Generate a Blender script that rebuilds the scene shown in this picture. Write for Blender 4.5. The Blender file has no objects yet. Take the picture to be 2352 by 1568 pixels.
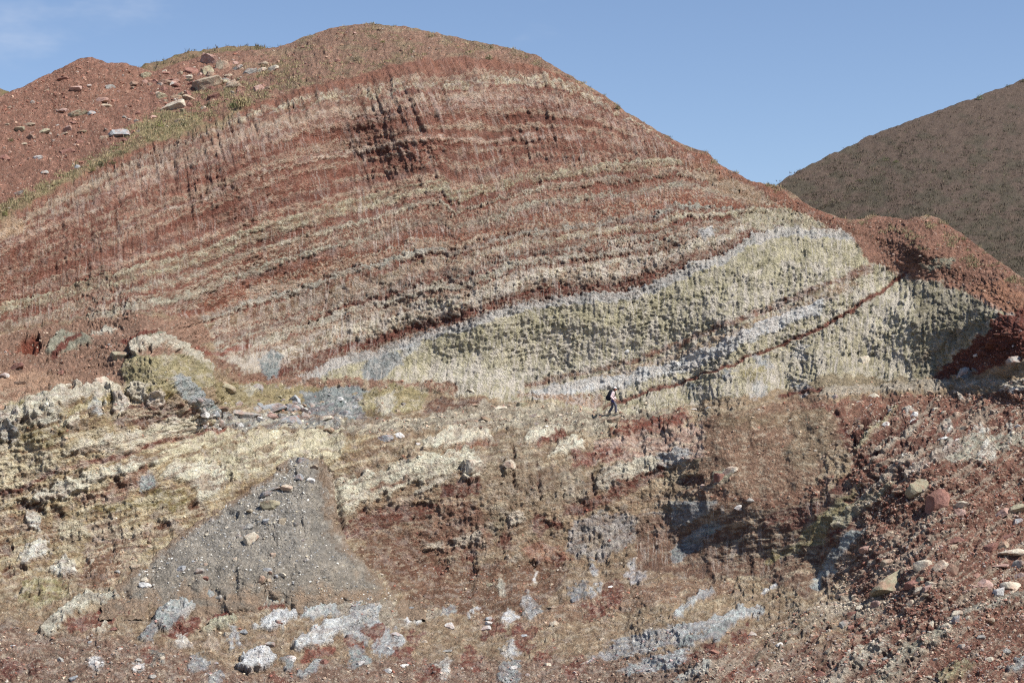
import bpy, bmesh, math, random
import numpy as np
from mathutils import Vector, Matrix, Euler, noise as mnoise

random.seed(7)
rng = np.random.default_rng(11)
scene = bpy.context.scene
COL = scene.collection

# ------------------------------------------------------------------ camera
CAM_Z = 12.0
PITCH = math.radians(2.82)
FW, FH = 2352.0, 1568.0               # survey sheet used to note where things stand
FOC = (FW / 2) / math.tan(math.radians(15))
cam = bpy.data.cameras.new("camera")
cam.sensor_width = 36.0
cam.lens = 18.0 / math.tan(math.radians(15))
cam.clip_end = 6000.0
cam_ob = bpy.data.objects.new("camera", cam)
COL.objects.link(cam_ob)
cam_ob.location = (0, 0, CAM_Z)
cam_ob.rotation_euler = (math.pi / 2 + PITCH, 0, 0)
scene.camera = cam_ob

# ------------------------------------------------------------------ sky, sun, exposure
SUN = Vector((0.57, -0.25, 0.785)).normalized()
SUN_EL = math.asin(SUN.z)
SUN_AZ = math.atan2(SUN.x, SUN.y)
world = bpy.data.worlds.new("World")
scene.world = world
world.use_nodes = True
wn, wl = world.node_tree.nodes, world.node_tree.links
wn.clear()
w_out = wn.new("ShaderNodeOutputWorld")
w_bg = wn.new("ShaderNodeBackground")
w_sky = wn.new("ShaderNodeTexSky")
w_sky.sky_type = 'NISHITA'
w_sky.sun_disc = False
w_sky.sun_elevation = SUN_EL
w_sky.sun_rotation = SUN_AZ
w_sky.altitude = 900
w_sky.air_density = 1.0
w_sky.dust_density = 0.25
w_sky.ozone_density = 3.0
w_bg.inputs[1].default_value = 0.098
w_tc = wn.new("ShaderNodeTexCoord")
w_map = wn.new("ShaderNodeMapping")
w_map.inputs["Location"].default_value = (3.1, 0.4, 1.7)
w_map.inputs["Scale"].default_value = (2.2, 2.2, 5.0)
w_no = wn.new("ShaderNodeTexNoise")
w_no.inputs["Scale"].default_value = 2.0
w_no.inputs["Detail"].default_value = 6.0
w_no.inputs["Roughness"].default_value = 0.55
w_rmp = wn.new("ShaderNodeMapRange")
w_rmp.interpolation_type = 'SMOOTHSTEP'
w_rmp.inputs["From Min"].default_value = 0.585
w_rmp.inputs["From Max"].default_value = 0.80
w_rmp.inputs["To Max"].default_value = 0.75
w_mix = wn.new("ShaderNodeMix")
w_mix.data_type = 'RGBA'
w_mix.inputs["B"].default_value = (5.6, 5.9, 6.6, 1)
w_tint = wn.new("ShaderNodeMix")
w_tint.data_type = 'RGBA'
w_tint.blend_type = 'MULTIPLY'
w_tint.inputs["Factor"].default_value = 1.0
w_tint.inputs["B"].default_value = (0.98, 0.93, 0.95, 1)
wl.new(w_tc.outputs["Generated"], w_map.inputs["Vector"])
wl.new(w_map.outputs["Vector"], w_no.inputs["Vector"])
wl.new(w_no.outputs["Fac"], w_rmp.inputs["Value"])
wl.new(w_sky.outputs[0], w_tint.inputs["A"])
wl.new(w_tint.outputs["Result"], w_mix.inputs["A"])
wl.new(w_rmp.outputs["Result"], w_mix.inputs["Factor"])
wl.new(w_mix.outputs["Result"], w_bg.inputs[0])
wl.new(w_bg.outputs[0], w_out.inputs[0])

sun = bpy.data.lights.new("sun", 'SUN')
sun.energy = 5.0
sun.angle = math.radians(0.53)
sun.color = (1.0, 0.955, 0.89)
sun_ob = bpy.data.objects.new("sun", sun)
COL.objects.link(sun_ob)
sun_ob.rotation_euler = SUN.to_track_quat('Z', 'Y').to_euler()
sun_ob.location = SUN * 300

scene.view_settings.view_transform = 'Standard'
scene.view_settings.look = 'None'
scene.view_settings.gamma = 1.0
scene.view_settings.use_curve_mapping = False
scene.view_settings.exposure = 0.52
scene.render.engine = 'CYCLES'
scene.cycles.max_bounces = 4
scene.cycles.diffuse_bounces = 3
scene.cycles.use_denoising = False
scene.cycles.filter_width = 1.15

# ------------------------------------------------------------------ helpers
def lin(c, k=1.0):
    c = np.asarray(c, float) / 255.0
    return np.where(c <= 0.04045, c / 12.92, ((c + 0.055) / 1.055) ** 2.4) * k

def rays(U, V):
    """world direction, scaled to y = 1, of a survey point"""
    a = (U - FW / 2) / FOC
    b = (FH / 2 - V) / FOC
    cy, sy = math.cos(PITCH), math.sin(PITCH)
    y = cy - b * sy
    z = sy + b * cy
    return np.stack([a / y, np.ones_like(y), z / y], -1)

def world_pt(U, V, Y):
    P = rays(np.asarray(U, float), np.asarray(V, float)) * np.asarray(Y, float)[..., None]
    P[..., 2] += CAM_Z
    return P

_G = rng.normal(size=(256, 2))
_G /= np.linalg.norm(_G, axis=1)[:, None]
_PM = rng.permutation(256)

def gnoise(x, y, seed=0):
    xi = np.floor(x).astype(np.int64); yi = np.floor(y).astype(np.int64)
    fx = (x - xi).astype(np.float32); fy = (y - yi).astype(np.float32)
    sx = fx * fx * fx * (fx * (fx * 6 - 15) + 10)
    sy = fy * fy * fy * (fy * (fy * 6 - 15) + 10)
    def g(dx, dy):
        h = _PM[(_PM[(xi + dx + seed * 17) & 255] + yi + dy + seed * 31) & 255]
        gr = _G[h]
        return gr[..., 0] * (fx - dx) + gr[..., 1] * (fy - dy)
    a, b, c, d = g(0, 0), g(1, 0), g(0, 1), g(1, 1)
    return (a + sx * (b - a) + sy * ((c + sx * (d - c)) - (a + sx * (b - a)))) * 1.5

def fbm(x, y, oc=4, seed=0, gain=0.5):
    r = np.zeros(np.shape(x), np.float32); am = 1.0; f = 1.0
    for i in range(oc):
        r += am * gnoise(x * f, y * f, seed + i * 3)
        am *= gain; f *= 2.03
    return r

def worley(x, y, seed=0):
    """nearest-cell distance, gap to the second cell and a random value per cell"""
    xi = np.floor(x).astype(np.int64); yi = np.floor(y).astype(np.int64)
    f1 = np.full(x.shape, 9.0, np.float32); f2 = f1.copy(); cr = np.zeros(x.shape, np.float32)
    for dx in (-1, 0, 1):
        for dy in (-1, 0, 1):
            h = _PM[(_PM[(xi + dx + seed * 13) & 255] + yi + dy + seed * 7) & 255]
            d = np.hypot(xi + dx + .5 + .45 * np.cos(h * 2.39) - x, yi + dy + .5 + .45 * np.sin(h * 1.71) - y).astype(np.float32)
            n1 = d < f1
            f2 = np.where(n1, f1, np.minimum(f2, d))
            cr = np.where(n1, h / 255.0, cr); f1 = np.where(n1, d, f1)
    return f1, f2 - f1, cr

def sstep(a, b, x):
    t = np.clip((x - a) / (b - a), 0, 1)
    return t * t * (3 - 2 * t)

def tps(ctrl):
    c = np.array(ctrl, float)
    p = c[:, :2] / 1000.0
    n = len(p)
    def k(d2):
        return np.where(d2 > 1e-12, 0.5 * d2 * np.log(np.maximum(d2, 1e-12)), 0)
    d2 = ((p[:, None] - p[None]) ** 2).sum(-1)
    A = np.zeros((n + 3, n + 3))
    A[:n, :n] = k(d2) + np.eye(n) * 2e-4
    A[:n, n] = 1; A[:n, n + 1:] = p
    A[n, :n] = 1; A[n + 1:, :n] = p.T
    w = np.linalg.solve(A, np.concatenate([c[:, 2], [0, 0, 0]]))
    def f(U, V):
        q = np.stack([np.ravel(U), np.ravel(V)], -1) / 1000.0
        out = np.empty(len(q))
        for i in range(0, len(q), 20000):
            s = q[i:i + 20000]
            dd = ((s[:, None] - p[None]) ** 2).sum(-1)
            out[i:i + 20000] = k(dd) @ w[:n] + w[n] + s @ w[n + 1:]
        return out.reshape(np.shape(U))
    return f

def coarse(f, U, V, step=14.0):
    u0, v0 = U.min() - step, V.min() - step
    gu = np.arange(u0, U.max() + 2 * step, step); gv = np.arange(v0, V.max() + 2 * step, step)
    G = f(*np.meshgrid(gu, gv))
    a = (U - u0) / step; b = (V - v0) / step
    i = a.astype(int); j = b.astype(int); a -= i; b -= j
    return (G[j, i] * (1 - a) + G[j, i + 1] * a) * (1 - b) + (G[j + 1, i] * (1 - a) + G[j + 1, i + 1] * a) * b

def sd_line(u, v, pts):
    d = np.full(u.shape, 1e9, np.float32)
    for (x0, y0), (x1, y1) in zip(pts[:-1], pts[1:]):
        dx, dy = x1 - x0, y1 - y0
        t = np.clip(((u - x0) * dx + (v - y0) * dy) / max(dx * dx + dy * dy, 1e-6), 0, 1)
        d = np.minimum(d, np.hypot(u - x0 - t * dx, v - y0 - t * dy))
    return d

def sd_poly(u, v, pts):
    d = sd_line(u, v, list(pts) + [pts[0]])
    ins = np.zeros(u.shape, bool)
    n = len(pts)
    for i in range(n):
        x0, y0 = pts[i]; x1, y1 = pts[(i + 1) % n]
        c = ((y0 > v) != (y1 > v)) & (u < (x1 - x0) * (v - y0) / ((y1 - y0) if y1 != y0 else 1e-9) + x0)
        ins ^= c
    return np.where(ins, -d, d)

ORG = {1: (0, 0), 2: (780.9, 0), 3: (1561.9, 0), 4: (0, 514.5), 5: (780.9, 514.5), 6: (1561.9, 514.5),
       7: (0, 1044.6), 8: (780.9, 1044.6), 9: (1561.9, 1044.6), 0: (0, 0)}
SC = 0.33594
def C(n, x, y):
    if n == 0:
        return (x, y)
    return (ORG[n][0] + x * SC, ORG[n][1] + y * SC)

def tag(o, label=None, cat=None, group=None, kind=None):
    if label: o["label"] = label
    if cat: o["category"] = cat
    if group: o["group"] = group
    if kind: o["kind"] = kind
    return o

def grid_mesh(name, P, attrs_col=None, attrs_f=None, uv=None):
    R, Cn = P.shape[:2]
    me = bpy.data.meshes.new(name)
    me.vertices.add(R * Cn)
    me.vertices.foreach_set("co", P.reshape(-1).astype(np.float32))
    idx = np.arange(R * Cn).reshape(R, Cn)
    q = np.stack([idx[1:, :-1], idx[1:, 1:], idx[:-1, 1:], idx[:-1, :-1]], -1).reshape(-1, 4)
    me.loops.add(q.size)
    me.loops.foreach_set("vertex_index", q.reshape(-1).astype(np.int32))
    me.polygons.add(len(q))
    me.polygons.foreach_set("loop_start", (np.arange(len(q)) * 4).astype(np.int32))
    me.update(calc_edges=True)
    put_attrs(me, attrs_col, attrs_f)
    if uv is not None:
        a = me.attributes.new("flow", 'FLOAT_VECTOR', 'POINT')
        v3 = np.zeros((R * Cn, 3), np.float32); v3[:, :2] = uv.reshape(-1, 2)
        a.data.foreach_set("vector", v3.reshape(-1))
    return me

def put_attrs(me, col=None, fl=None):
    if col is not None:
        a = me.attributes.new("albedo", 'FLOAT_COLOR', 'POINT')
        c = np.ones((len(me.vertices), 4), np.float32); c[:, :3] = col.reshape(-1, 3)
        a.data.foreach_set("color", c.reshape(-1))
    for k, v in (fl or {}).items():
        a = me.attributes.new(k, 'FLOAT', 'POINT')
        a.data.foreach_set("value", v.reshape(-1).astype(np.float32))

def tri_mesh(name, verts, faces, col=None):
    me = bpy.data.meshes.new(name)
    n = len(verts)
    me.vertices.add(n)
    me.vertices.foreach_set("co", np.asarray(verts, np.float32).reshape(-1))
    faces = np.asarray(faces, np.int32)
    k = faces.shape[1]
    me.loops.add(faces.size)
    me.loops.foreach_set("vertex_index", faces.reshape(-1))
    me.polygons.add(len(faces))
    me.polygons.foreach_set("loop_start", (np.arange(len(faces)) * k).astype(np.int32))
    me.update(calc_edges=True)
    if col is not None:
        put_attrs(me, np.asarray(col))
    return me

def add_ob(name, me, parent=None):
    o = bpy.data.objects.new(name, me)
    COL.objects.link(o)
    if parent: o.parent = parent
    return o

# ------------------------------------------------------------------ materials
class NT:
    def __init__(self, name, rough=0.95, spec=0.15):
        self.m = bpy.data.materials.new(name)
        self.m.use_nodes = True
        self.n, self.l = self.m.node_tree.nodes, self.m.node_tree.links
        self.n.clear()
        self.out = self.n.new("ShaderNodeOutputMaterial")
        self.b = self.n.new("ShaderNodeBsdfPrincipled")
        self.b.inputs["Roughness"].default_value = rough
        self.b.inputs["Specular IOR Level"].default_value = spec
        self.l.new(self.b.outputs[0], self.out.inputs[0])
    def attr(self, name, out="Color"):
        a = self.n.new("ShaderNodeAttribute"); a.attribute_name = name
        return a.outputs[out]
    def pos(self):
        return self.n.new("ShaderNodeNewGeometry").outputs["Position"]
    def objco(self):
        return self.n.new("ShaderNodeTexCoord").outputs["Object"]
    def mapping(self, vec, scale=(1, 1, 1), loc=(0, 0, 0)):
        a = self.n.new("ShaderNodeMapping")
        a.inputs["Scale"].default_value = scale; a.inputs["Location"].default_value = loc
        self.l.new(vec, a.inputs["Vector"])
        return a.outputs[0]
    def noise(self, vec, scale, detail=3, rough=0.55):
        a = self.n.new("ShaderNodeTexNoise")
        a.inputs["Scale"].default_value = scale; a.inputs["Detail"].default_value = detail
        a.inputs["Roughness"].default_value = rough
        self.l.new(vec, a.inputs["Vector"])
        return a.outputs["Fac"]
    def voro(self, vec, scale):
        a = self.n.new("ShaderNodeTexVoronoi")
        a.inputs["Scale"].default_value = scale
        self.l.new(vec, a.inputs["Vector"])
        return a.outputs["Distance"], a.outputs["Color"]
    def rng(self, v, a, b, c=0.0, d=1.0, smooth=True):
        m = self.n.new("ShaderNodeMapRange")
        if smooth: m.interpolation_type = 'SMOOTHSTEP'
        for k, x in zip(("From Min", "From Max", "To Min", "To Max"), (a, b, c, d)):
            m.inputs[k].default_value = x
        self.l.new(v, m.inputs["Value"])
        return m.outputs[0]
    def math(self, op, a, b):
        m = self.n.new("ShaderNodeMath"); m.operation = op
        for i, x in enumerate((a, b)):
            if isinstance(x, (int, float)): m.inputs[i].default_value = x
            else: self.l.new(x, m.inputs[i])
        return m.outputs[0]
    def mix(self, fac, a, b, mode='MIX'):
        m = self.n.new("ShaderNodeMix"); m.data_type = 'RGBA'; m.blend_type = mode
        for k, x in (("Factor", fac), ("A", a), ("B", b)):
            if isinstance(x, (int, float)): m.inputs[k].default_value = x
            elif isinstance(x, (tuple, list, np.ndarray)): m.inputs[k].default_value = (*[float(t) for t in x[:3]], 1)
            else: self.l.new(x, m.inputs[k])
        return m.outputs["Result"]
    def gray(self, v):
        c = self.n.new("ShaderNodeCombineColor")
        for i in range(3): self.l.new(v, c.inputs[i])
        return c.outputs[0]
    def bump(self, h, strength, dist):
        b = self.n.new("ShaderNodeBump")
        b.inputs["Strength"].default_value = strength; b.inputs["Distance"].default_value = dist
        self.l.new(h, b.inputs["Height"])
        self.l.new(b.outputs[0], self.b.inputs["Normal"])
    def color(self, c):
        self.l.new(c, self.b.inputs["Base Color"])

def terrain_material(name, streaks=True):
    t = NT(name)
    p = t.pos()
    base = t.attr("albedo")
    g1 = t.noise(p, 2.2, 4, 0.6)
    g2 = t.noise(p, 13.0, 3, 0.65)
    k = t.math('MULTIPLY', t.rng(g1, 0.25, 0.75, 0.74, 1.26, False), t.rng(g2, 0.25, 0.75, 0.70, 1.30, False))
    c = t.mix(1.0, base, t.gray(k), 'MULTIPLY')
    # loose pale and dark chips
    d, cc = t.voro(p, 5.5)
    sep = t.n.new("ShaderNodeSeparateColor"); t.l.new(cc, sep.inputs[0])
    chip = t.math('MULTIPLY', t.rng(d, 0.34, 0.22), t.rng(sep.outputs[0], 0.72, 0.74))
    chip = t.math('MULTIPLY', chip, t.attr("pebble", "Fac"))
    pale = t.mix(sep.outputs[1], lin((205, 190, 168)), lin((150, 140, 128)))
    c = t.mix(chip, c, pale)
    if streaks:
        fl = t.attr("flow", "Vector")
        n1 = t.noise(t.mapping(fl, (1.5, 0.10, 1)), 1.0, 1.5, 0.5)
        n1b = t.noise(t.mapping(fl, (2.8, 0.22, 1), (4, 7, 0)), 1.0, 1.5, 0.5)
        n2 = t.noise(t.mapping(fl, (0.35, 0.5, 1), (9, 3, 0)), 1.0, 3, 0.6)
        n3 = t.noise(p, 1.6, 4, 0.65)
        line = t.rng(t.math('ABSOLUTE', t.math('SUBTRACT', n1, 0.5), 0), 0.026, 0.009)
        line2 = t.math('MULTIPLY', t.rng(t.math('ABSOLUTE', t.math('SUBTRACT', n1b, 0.47), 0), 0.030, 0.010), 0.8)
        st = t.math('MAXIMUM', line, line2)
        st = t.math('MULTIPLY', st, t.rng(t.noise(t.mapping(fl, (2.5, 1.1, 1), (1, 5, 0)), 1.0, 3, 0.6), 0.36, 0.60, 0.1, 1.0))
        st = t.math('MULTIPLY', st, t.rng(n2, 0.38, 0.62, 0.15, 1.0))
        st = t.math('MULTIPLY', st, t.attr("streak", "Fac"))
        n4 = t.noise(t.mapping(fl, (2.6, 0.5, 1), (2, 8, 0)), 1.0, 4, 0.65)
        drip = t.math('MULTIPLY', t.rng(n4, 0.505, 0.58), t.math('MULTIPLY', t.attr("crust", "Fac"), t.attr("streak", "Fac")))
        st = t.math('MAXIMUM', st, drip)
        blot = t.math('MULTIPLY', t.rng(n3, 0.48, 0.64), t.attr("crust", "Fac"))
        st = t.math('MAXIMUM', st, blot)
        c = t.mix(t.math('MULTIPLY', st, 0.78), c, lin((222, 212, 200)))
    t.color(c)
    b1 = t.noise(p, 5.0, 8, 0.78)
    vd, _ = t.voro(t.mapping(p, (1, 1, 1.5)), 6.0)
    vd2, _ = t.voro(t.mapping(p, (1, 1, 1.4), (3, 1, 2)), 15.0)
    hgt = t.math('ADD', b1, t.math('ADD', t.math('MULTIPLY', vd, 0.45), t.math('MULTIPLY', vd2, 0.22)))
    t.bump(hgt, 1.0, 0.36)
    return t.m

def stone_material(name, col, col2, crust=0.3):
    t = NT(name, 0.92, 0.2)
    oi = t.n.new("ShaderNodeObjectInfo")
    p = t.pos()
    n1 = t.noise(p, 2.4, 5, 0.65)
    n2 = t.noise(p, 14.0, 4, 0.65)
    col, col2 = (tuple(np.dot(q, (.3, .55, .15)) * .3 + np.array(q) * .7) for q in (col, col2))
    c = t.mix(t.rng(n1, 0.35, 0.65), lin(col), lin(col2))
    k = t.math('MULTIPLY', t.rng(n2, 0.25, 0.75, 0.72, 1.25, False), t.rng(oi.outputs["Random"], 0, 1, 0.86, 1.12, False))
    c = t.mix(1.0, c, t.gray(k), 'MULTIPLY')
    n3 = t.noise(p, 4.0, 5, 0.7)
    c = t.mix(t.math('MULTIPLY', t.rng(n3, 0.56, 0.68), crust), c, lin((222, 216, 204)))
    n5 = t.noise(p, 1.7, 5, 0.65)
    c = t.mix(t.math('MULTIPLY', t.rng(n5, 0.46, 0.62), 0.55), c, lin((160, 122, 104)))
    t.color(c)
    b = t.noise(p, 7.0, 6, 0.7)
    t.bump(b, 0.8, 0.12)
    return t.m

def vcol_material(name, rough=0.9, rnd=0.0):
    t = NT(name, rough, 0.15)
    c = t.attr("albedo")
    n = t.noise(t.pos(), 9.0, 3, 0.6)
    c = t.mix(1.0, c, t.gray(t.rng(n, 0.25, 0.75, 0.75, 1.25, False)), 'MULTIPLY')
    t.color(c)
    return t.m

def plain_material(name, col, rough=0.8, var=0.2, scale=25):
    t = NT(name, rough, 0.25)
    n = t.noise(t.objco(), scale, 3, 0.6)
    c = t.mix(1.0, lin(col), t.gray(t.rng(n, 0.25, 0.75, 1 - var, 1 + var, False)), 'MULTIPLY')
    t.color(c)
    return t.m

SAT = 0.76
K = dict(R=(146, 86, 70), DR=(116, 60, 50), OR=(156, 88, 62), PK=(180, 140, 124), BR=(142, 114, 92), TN=(164, 138, 112),
         KH=(168, 158, 122), OL=(148, 132, 88), CR=(216, 203, 178), WH=(226, 221, 212), GR=(146, 140, 130),
         BG=(150, 154, 156), GG=(160, 160, 136), RB=(140, 98, 82), GV=(152, 147, 138))

# ------------------------------------------------------------------ the hillside: survey of its lines
SKY = np.array([(-520, 330), (-300, 290), (-120, 262), (-40, 236), (0, 222), (20, 213), (44, 202), (101, 175), (151, 151), (181, 136), (212, 130), (228, 138),
       (249, 144), (289, 144), (302, 151), (322, 156), (353, 165), (400, 148), (440, 135), (520, 118), (571, 116), (621, 112),
       (655, 104), (689, 89), (756, 65), (781, 62), (838, 54), (899, 59), (932, 60), (966, 69), (1050, 86), (1117, 101),
       (1184, 114), (1231, 126), (1258, 144), (1318, 178), (1386, 218), (1436, 255), (1520, 306), (1571, 333), (1629, 353),
       (1649, 376), (1683, 393), (1730, 417), (1777, 425), (1817, 440), (1848, 467), (1881, 484), (1932, 501), (1975, 504),
       (1999, 494), (2032, 497), (2083, 504), (2126, 494), (2157, 501), (2187, 522), (2234, 555), (2284, 592), (2352, 639),
       (2440, 690), (2600, 760), (2900, 840)], float)
L0 = [(-520, 700), (-80, 530), (0, 495), (100, 440), (200, 388), (300, 345), (420, 300), (520, 262), (600, 235), (700, 198), (800, 180), (860, 160),
      (950, 138), (1050, 132), (1150, 140), (1231, 150), (1300, 180), (1386, 228), (1436, 265), (1571, 340), (1700, 408), (1850, 472), (2440, 700)]
L1 = [(-520, 760), (-80, 575), (0, 535), (134, 462), (302, 372), (403, 336), (504, 302), (605, 258), (700, 236), (781, 218), (949, 198), (1117, 180),
      (1251, 180), (1330, 205), (1440, 275), (1571, 350), (1700, 415), (2440, 720)]
L3 = [(-520, 880), (-80, 690), (0, 640), (150, 580), (300, 520), (437, 467), (537, 423), (598, 400), (689, 373), (781, 349), (893, 331), (1072, 318),
      (1250, 318), (1400, 325), (1500, 345), (1600, 372), (1700, 420), (2440, 740)]
L5 = [(-520, 940), (-80, 740), (0, 706), (134, 672), (235, 639), (336, 615), (454, 582), (590, 522), (690, 496), (790, 470), (949, 428), (1016, 420),
      (1040, 446), (1060, 444), (1200, 402), (1320, 390), (1400, 371), (1552, 361), (1640, 388), (1720, 424), (1900, 500), (2440, 760)]
L9 = [(-520, 1300), (0, 1010), (300, 950), (500, 900), (640, 868), (730, 832), (781, 810), (882, 783), (982, 746), (1067, 726), (1134, 703), (1217, 672),
      (1318, 660), (1420, 656), (1503, 636), (1571, 602), (1663, 568), (1730, 523), (1800, 507), (1940, 516), (2200, 600), (2440, 790)]
def ln(L, U):
    a = np.array(L, float)
    return np.interp(U, a[:, 0], a[:, 1])

CTRL = [  # survey points: across, down, distance in metres
 (-500, 330, 130), (-500, 700, 108), (-500, 900, 103), (-500, 1100, 98), (-500, 1400, 90), (-500, 1640, 80),
 (-80, 250, 138), (0, 222, 142), (100, 175, 147), (215, 130, 150), (353, 165, 152), (500, 120, 159), (640, 108, 162), (750, 66, 162), (850, 53, 162),
 (1000, 75, 158), (1120, 101, 153), (1250, 140, 147), (1390, 220, 143), (1520, 306, 140), (1630, 355, 138), (1730, 417, 136), (1850, 467, 133),
 (1940, 503, 130), (2030, 497, 130), (2126, 494, 128), (2187, 522, 126), (2284, 592, 121), (2352, 640, 117), (2440, 690, 113), (2850, 840, 100),
 (-80, 530, 119), (0, 495, 122), (100, 440, 126), (200, 390, 130), (300, 345, 133), (420, 300, 136), (520, 262, 138), (600, 235, 140), (700, 198, 142),
 (800, 180, 143), (950, 138, 146), (1100, 132, 147), (100, 300, 137), (300, 240, 144), (450, 200, 149),
 (0, 740, 116), (200, 720, 117.5), (400, 700, 119), (450, 800, 119), (600, 880, 119), (800, 900, 120), (1000, 925, 120.5), (1200, 935, 120.5),
 (1400, 948, 119.5), (1600, 925, 118), (1800, 900, 116.5), (2000, 875, 115),
 (800, 550, 129.5), (1200, 550, 129), (400, 450, 128), (150, 600, 121), (1500, 600, 127), (1700, 600, 126), (1900, 600, 124.5), (1400, 750, 124), (1700, 750, 121.5), (1100, 750, 124.5),
 (800, 350, 137), (1150, 300, 139), (1400, 400, 135), (1620, 480, 131),
 (2000, 620, 124), (2080, 640, 123), (2000, 760, 119), (2100, 740, 117.2), (2200, 720, 115.2), (2250, 660, 117.2), (2200, 600, 121.2), (2120, 570, 122.6), (2080, 850, 115), (2160, 800, 114),
 (2260, 740, 110.5), (2352, 720, 108), (2352, 800, 105), (2250, 830, 109), (2150, 875, 112), (2352, 890, 103.5), (2100, 893, 111.5), (2850, 1000, 90),
 (1900, 907, 112), (1640, 942, 114), (1400, 978, 116.5), (1200, 988, 115.5), (1000, 985, 114.5), (800, 1000, 112.5), (600, 992, 112), (450, 980, 111),
 (0, 820, 111.5), (100, 860, 110), (250, 850, 111), (400, 820, 112), (480, 870, 113), (0, 930, 106), (150, 915, 107), (300, 905, 108.5), (430, 950, 110),
 (0, 1100, 102.6), (200, 1100, 103.4), (400, 1100, 105), (0, 1290, 99.4), (200, 1285, 100.2), (600, 1060, 108.5), (0, 1370, 96), (200, 1370, 96.6), (400, 1300, 99.5), (600, 1250, 103),
 (800, 1100, 109.4), (1000, 1110, 109.6), (1200, 1110, 110.2), (1000, 1250, 107.8), (1200, 1270, 107.2), (1400, 1230, 107.8), (1000, 1330, 106), (1250, 1335, 105.2), (1450, 1325, 103.6), (1000, 1395, 101), (1250, 1395, 100), (1500, 1375, 98.5), (1400, 1100, 110.6), (1550, 1100, 110), (1550, 1000, 112.5),
 (1750, 950, 111), (1750, 1050, 107.5), (1750, 1115, 105), (1900, 950, 109), (1900, 1060, 104.6),
 (1560, 1160, 108), (1560, 1300, 105), (1650, 1160, 105.4), (1650, 1330, 102.2), (1780, 1150, 103.6), (1780, 1350, 99), (1900, 1120, 102.2), (1880, 1355, 96.8), (1985, 1150, 99.4), (1985, 1235, 97),
 (2040, 1120, 98.6), (2100, 1060, 99), (2200, 1000, 101), (2352, 1000, 100), (2100, 1180, 96.2), (2250, 1180, 94.5), (2352, 1180, 94), (2000, 1290, 95), (1860, 1385, 94.4),
 (2150, 1320, 89.5), (2352, 1350, 88), (1900, 1460, 89.5), (2150, 1480, 85), (2352, 1500, 83.5), (1700, 1420, 95.2), (1650, 1500, 87.5),
 (0, 1500, 91), (300, 1480, 91), (600, 1480, 92.2), (900, 1480, 94.6), (420, 1405, 95), (560, 1410, 95), (720, 1410, 96), (1200, 1480, 95), (1450, 1470, 94),
 (0, 1640, 86), (600, 1640, 87), (1200, 1640, 87), (1700, 1640, 84), (2352, 1640, 77), (2850, 1640, 74), (2850, 1300, 82), (-500, 500, 116)]

# columns and rows of the survey
NC, NR = 1060, 640
gin = np.linspace(-30, 2382, NC)
lft = -30 - (np.linspace(0, 1, 26)[1:] ** 1.6 * 470)[::-1]
rgt = 2382 + np.linspace(0, 1, 26)[1:] ** 1.6 * 470
UC = np.concatenate([lft, gin, rgt])
skyv = np.interp(UC, SKY[:, 0], SKY[:, 1]) + 2.2 * fbm(UC / 22, UC * 0 + 3.3, 4, 5)
VB = 1636.0
T = np.linspace(0, 1, NR)
U = np.repeat(UC[None], NR, 0)
V = skyv[None] + T[:, None] * (VB - skyv[None])
Y0 = coarse(tps(CTRL), U, V)
Ptps = world_pt(U, V, Y0)
du = np.gradient(Ptps, axis=1); dv = np.gradient(Ptps, axis=0)
NRM = np.cross(du, -dv)
NRM /= np.linalg.norm(NRM, axis=-1)[..., None]
NRM *= np.where(NRM[..., 1:2] > 0, -1, 1)

WU = fbm(U / 34, V / 26, 4, 21); WV = fbm(U / 34, V / 26, 4, 47)
N_big = fbm(U / 150, V / 80, 3, 3)
N_mid = fbm(U / 34, V / 22, 3, 9)
N_fin = fbm(U / 7.5, V / 6, 3, 13)

# depth steps ------------------------------------------------------
def step(n, pts, dy, f=6.0, w=6.0, v0=None, v1=None):
    pts = [C(n, *p) for p in pts]
    a = np.array(pts)
    m = (U > a[:, 0].min() - 60) & (U < a[:, 0].max() + 60) & (V > a[:, 1].min() - 60) & (V < a[:, 1].max() + 60)
    if not m.any(): return
    d = sd_poly(U[m] + w * WU[m], V[m] + w * WV[m], pts)
    Y0[m] += dy * sstep(f, -f, d) * (1 if v0 is None else sstep(v1, v0, V[m]))

# the hump in front of the gully on the near side of the cliff foot
step(4, [(0, 780), (300, 700), (640, 760), (900, 760), (1120, 730), (1290, 820), (1420, 980), (1500, 1080), (1480, 1900), (900, 2000), (-400, 2000), (-400, 900)], -2.0, 22, 5, 830, 1130)
# hollow under the bench where the blue rock sits
step(4, [(1440, 1080), (1750, 1075), (2352, 1110), (3000, 1150), (2950, 1290), (2352, 1300), (1900, 1240), (1500, 1250)], .45, 14, 16)
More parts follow.
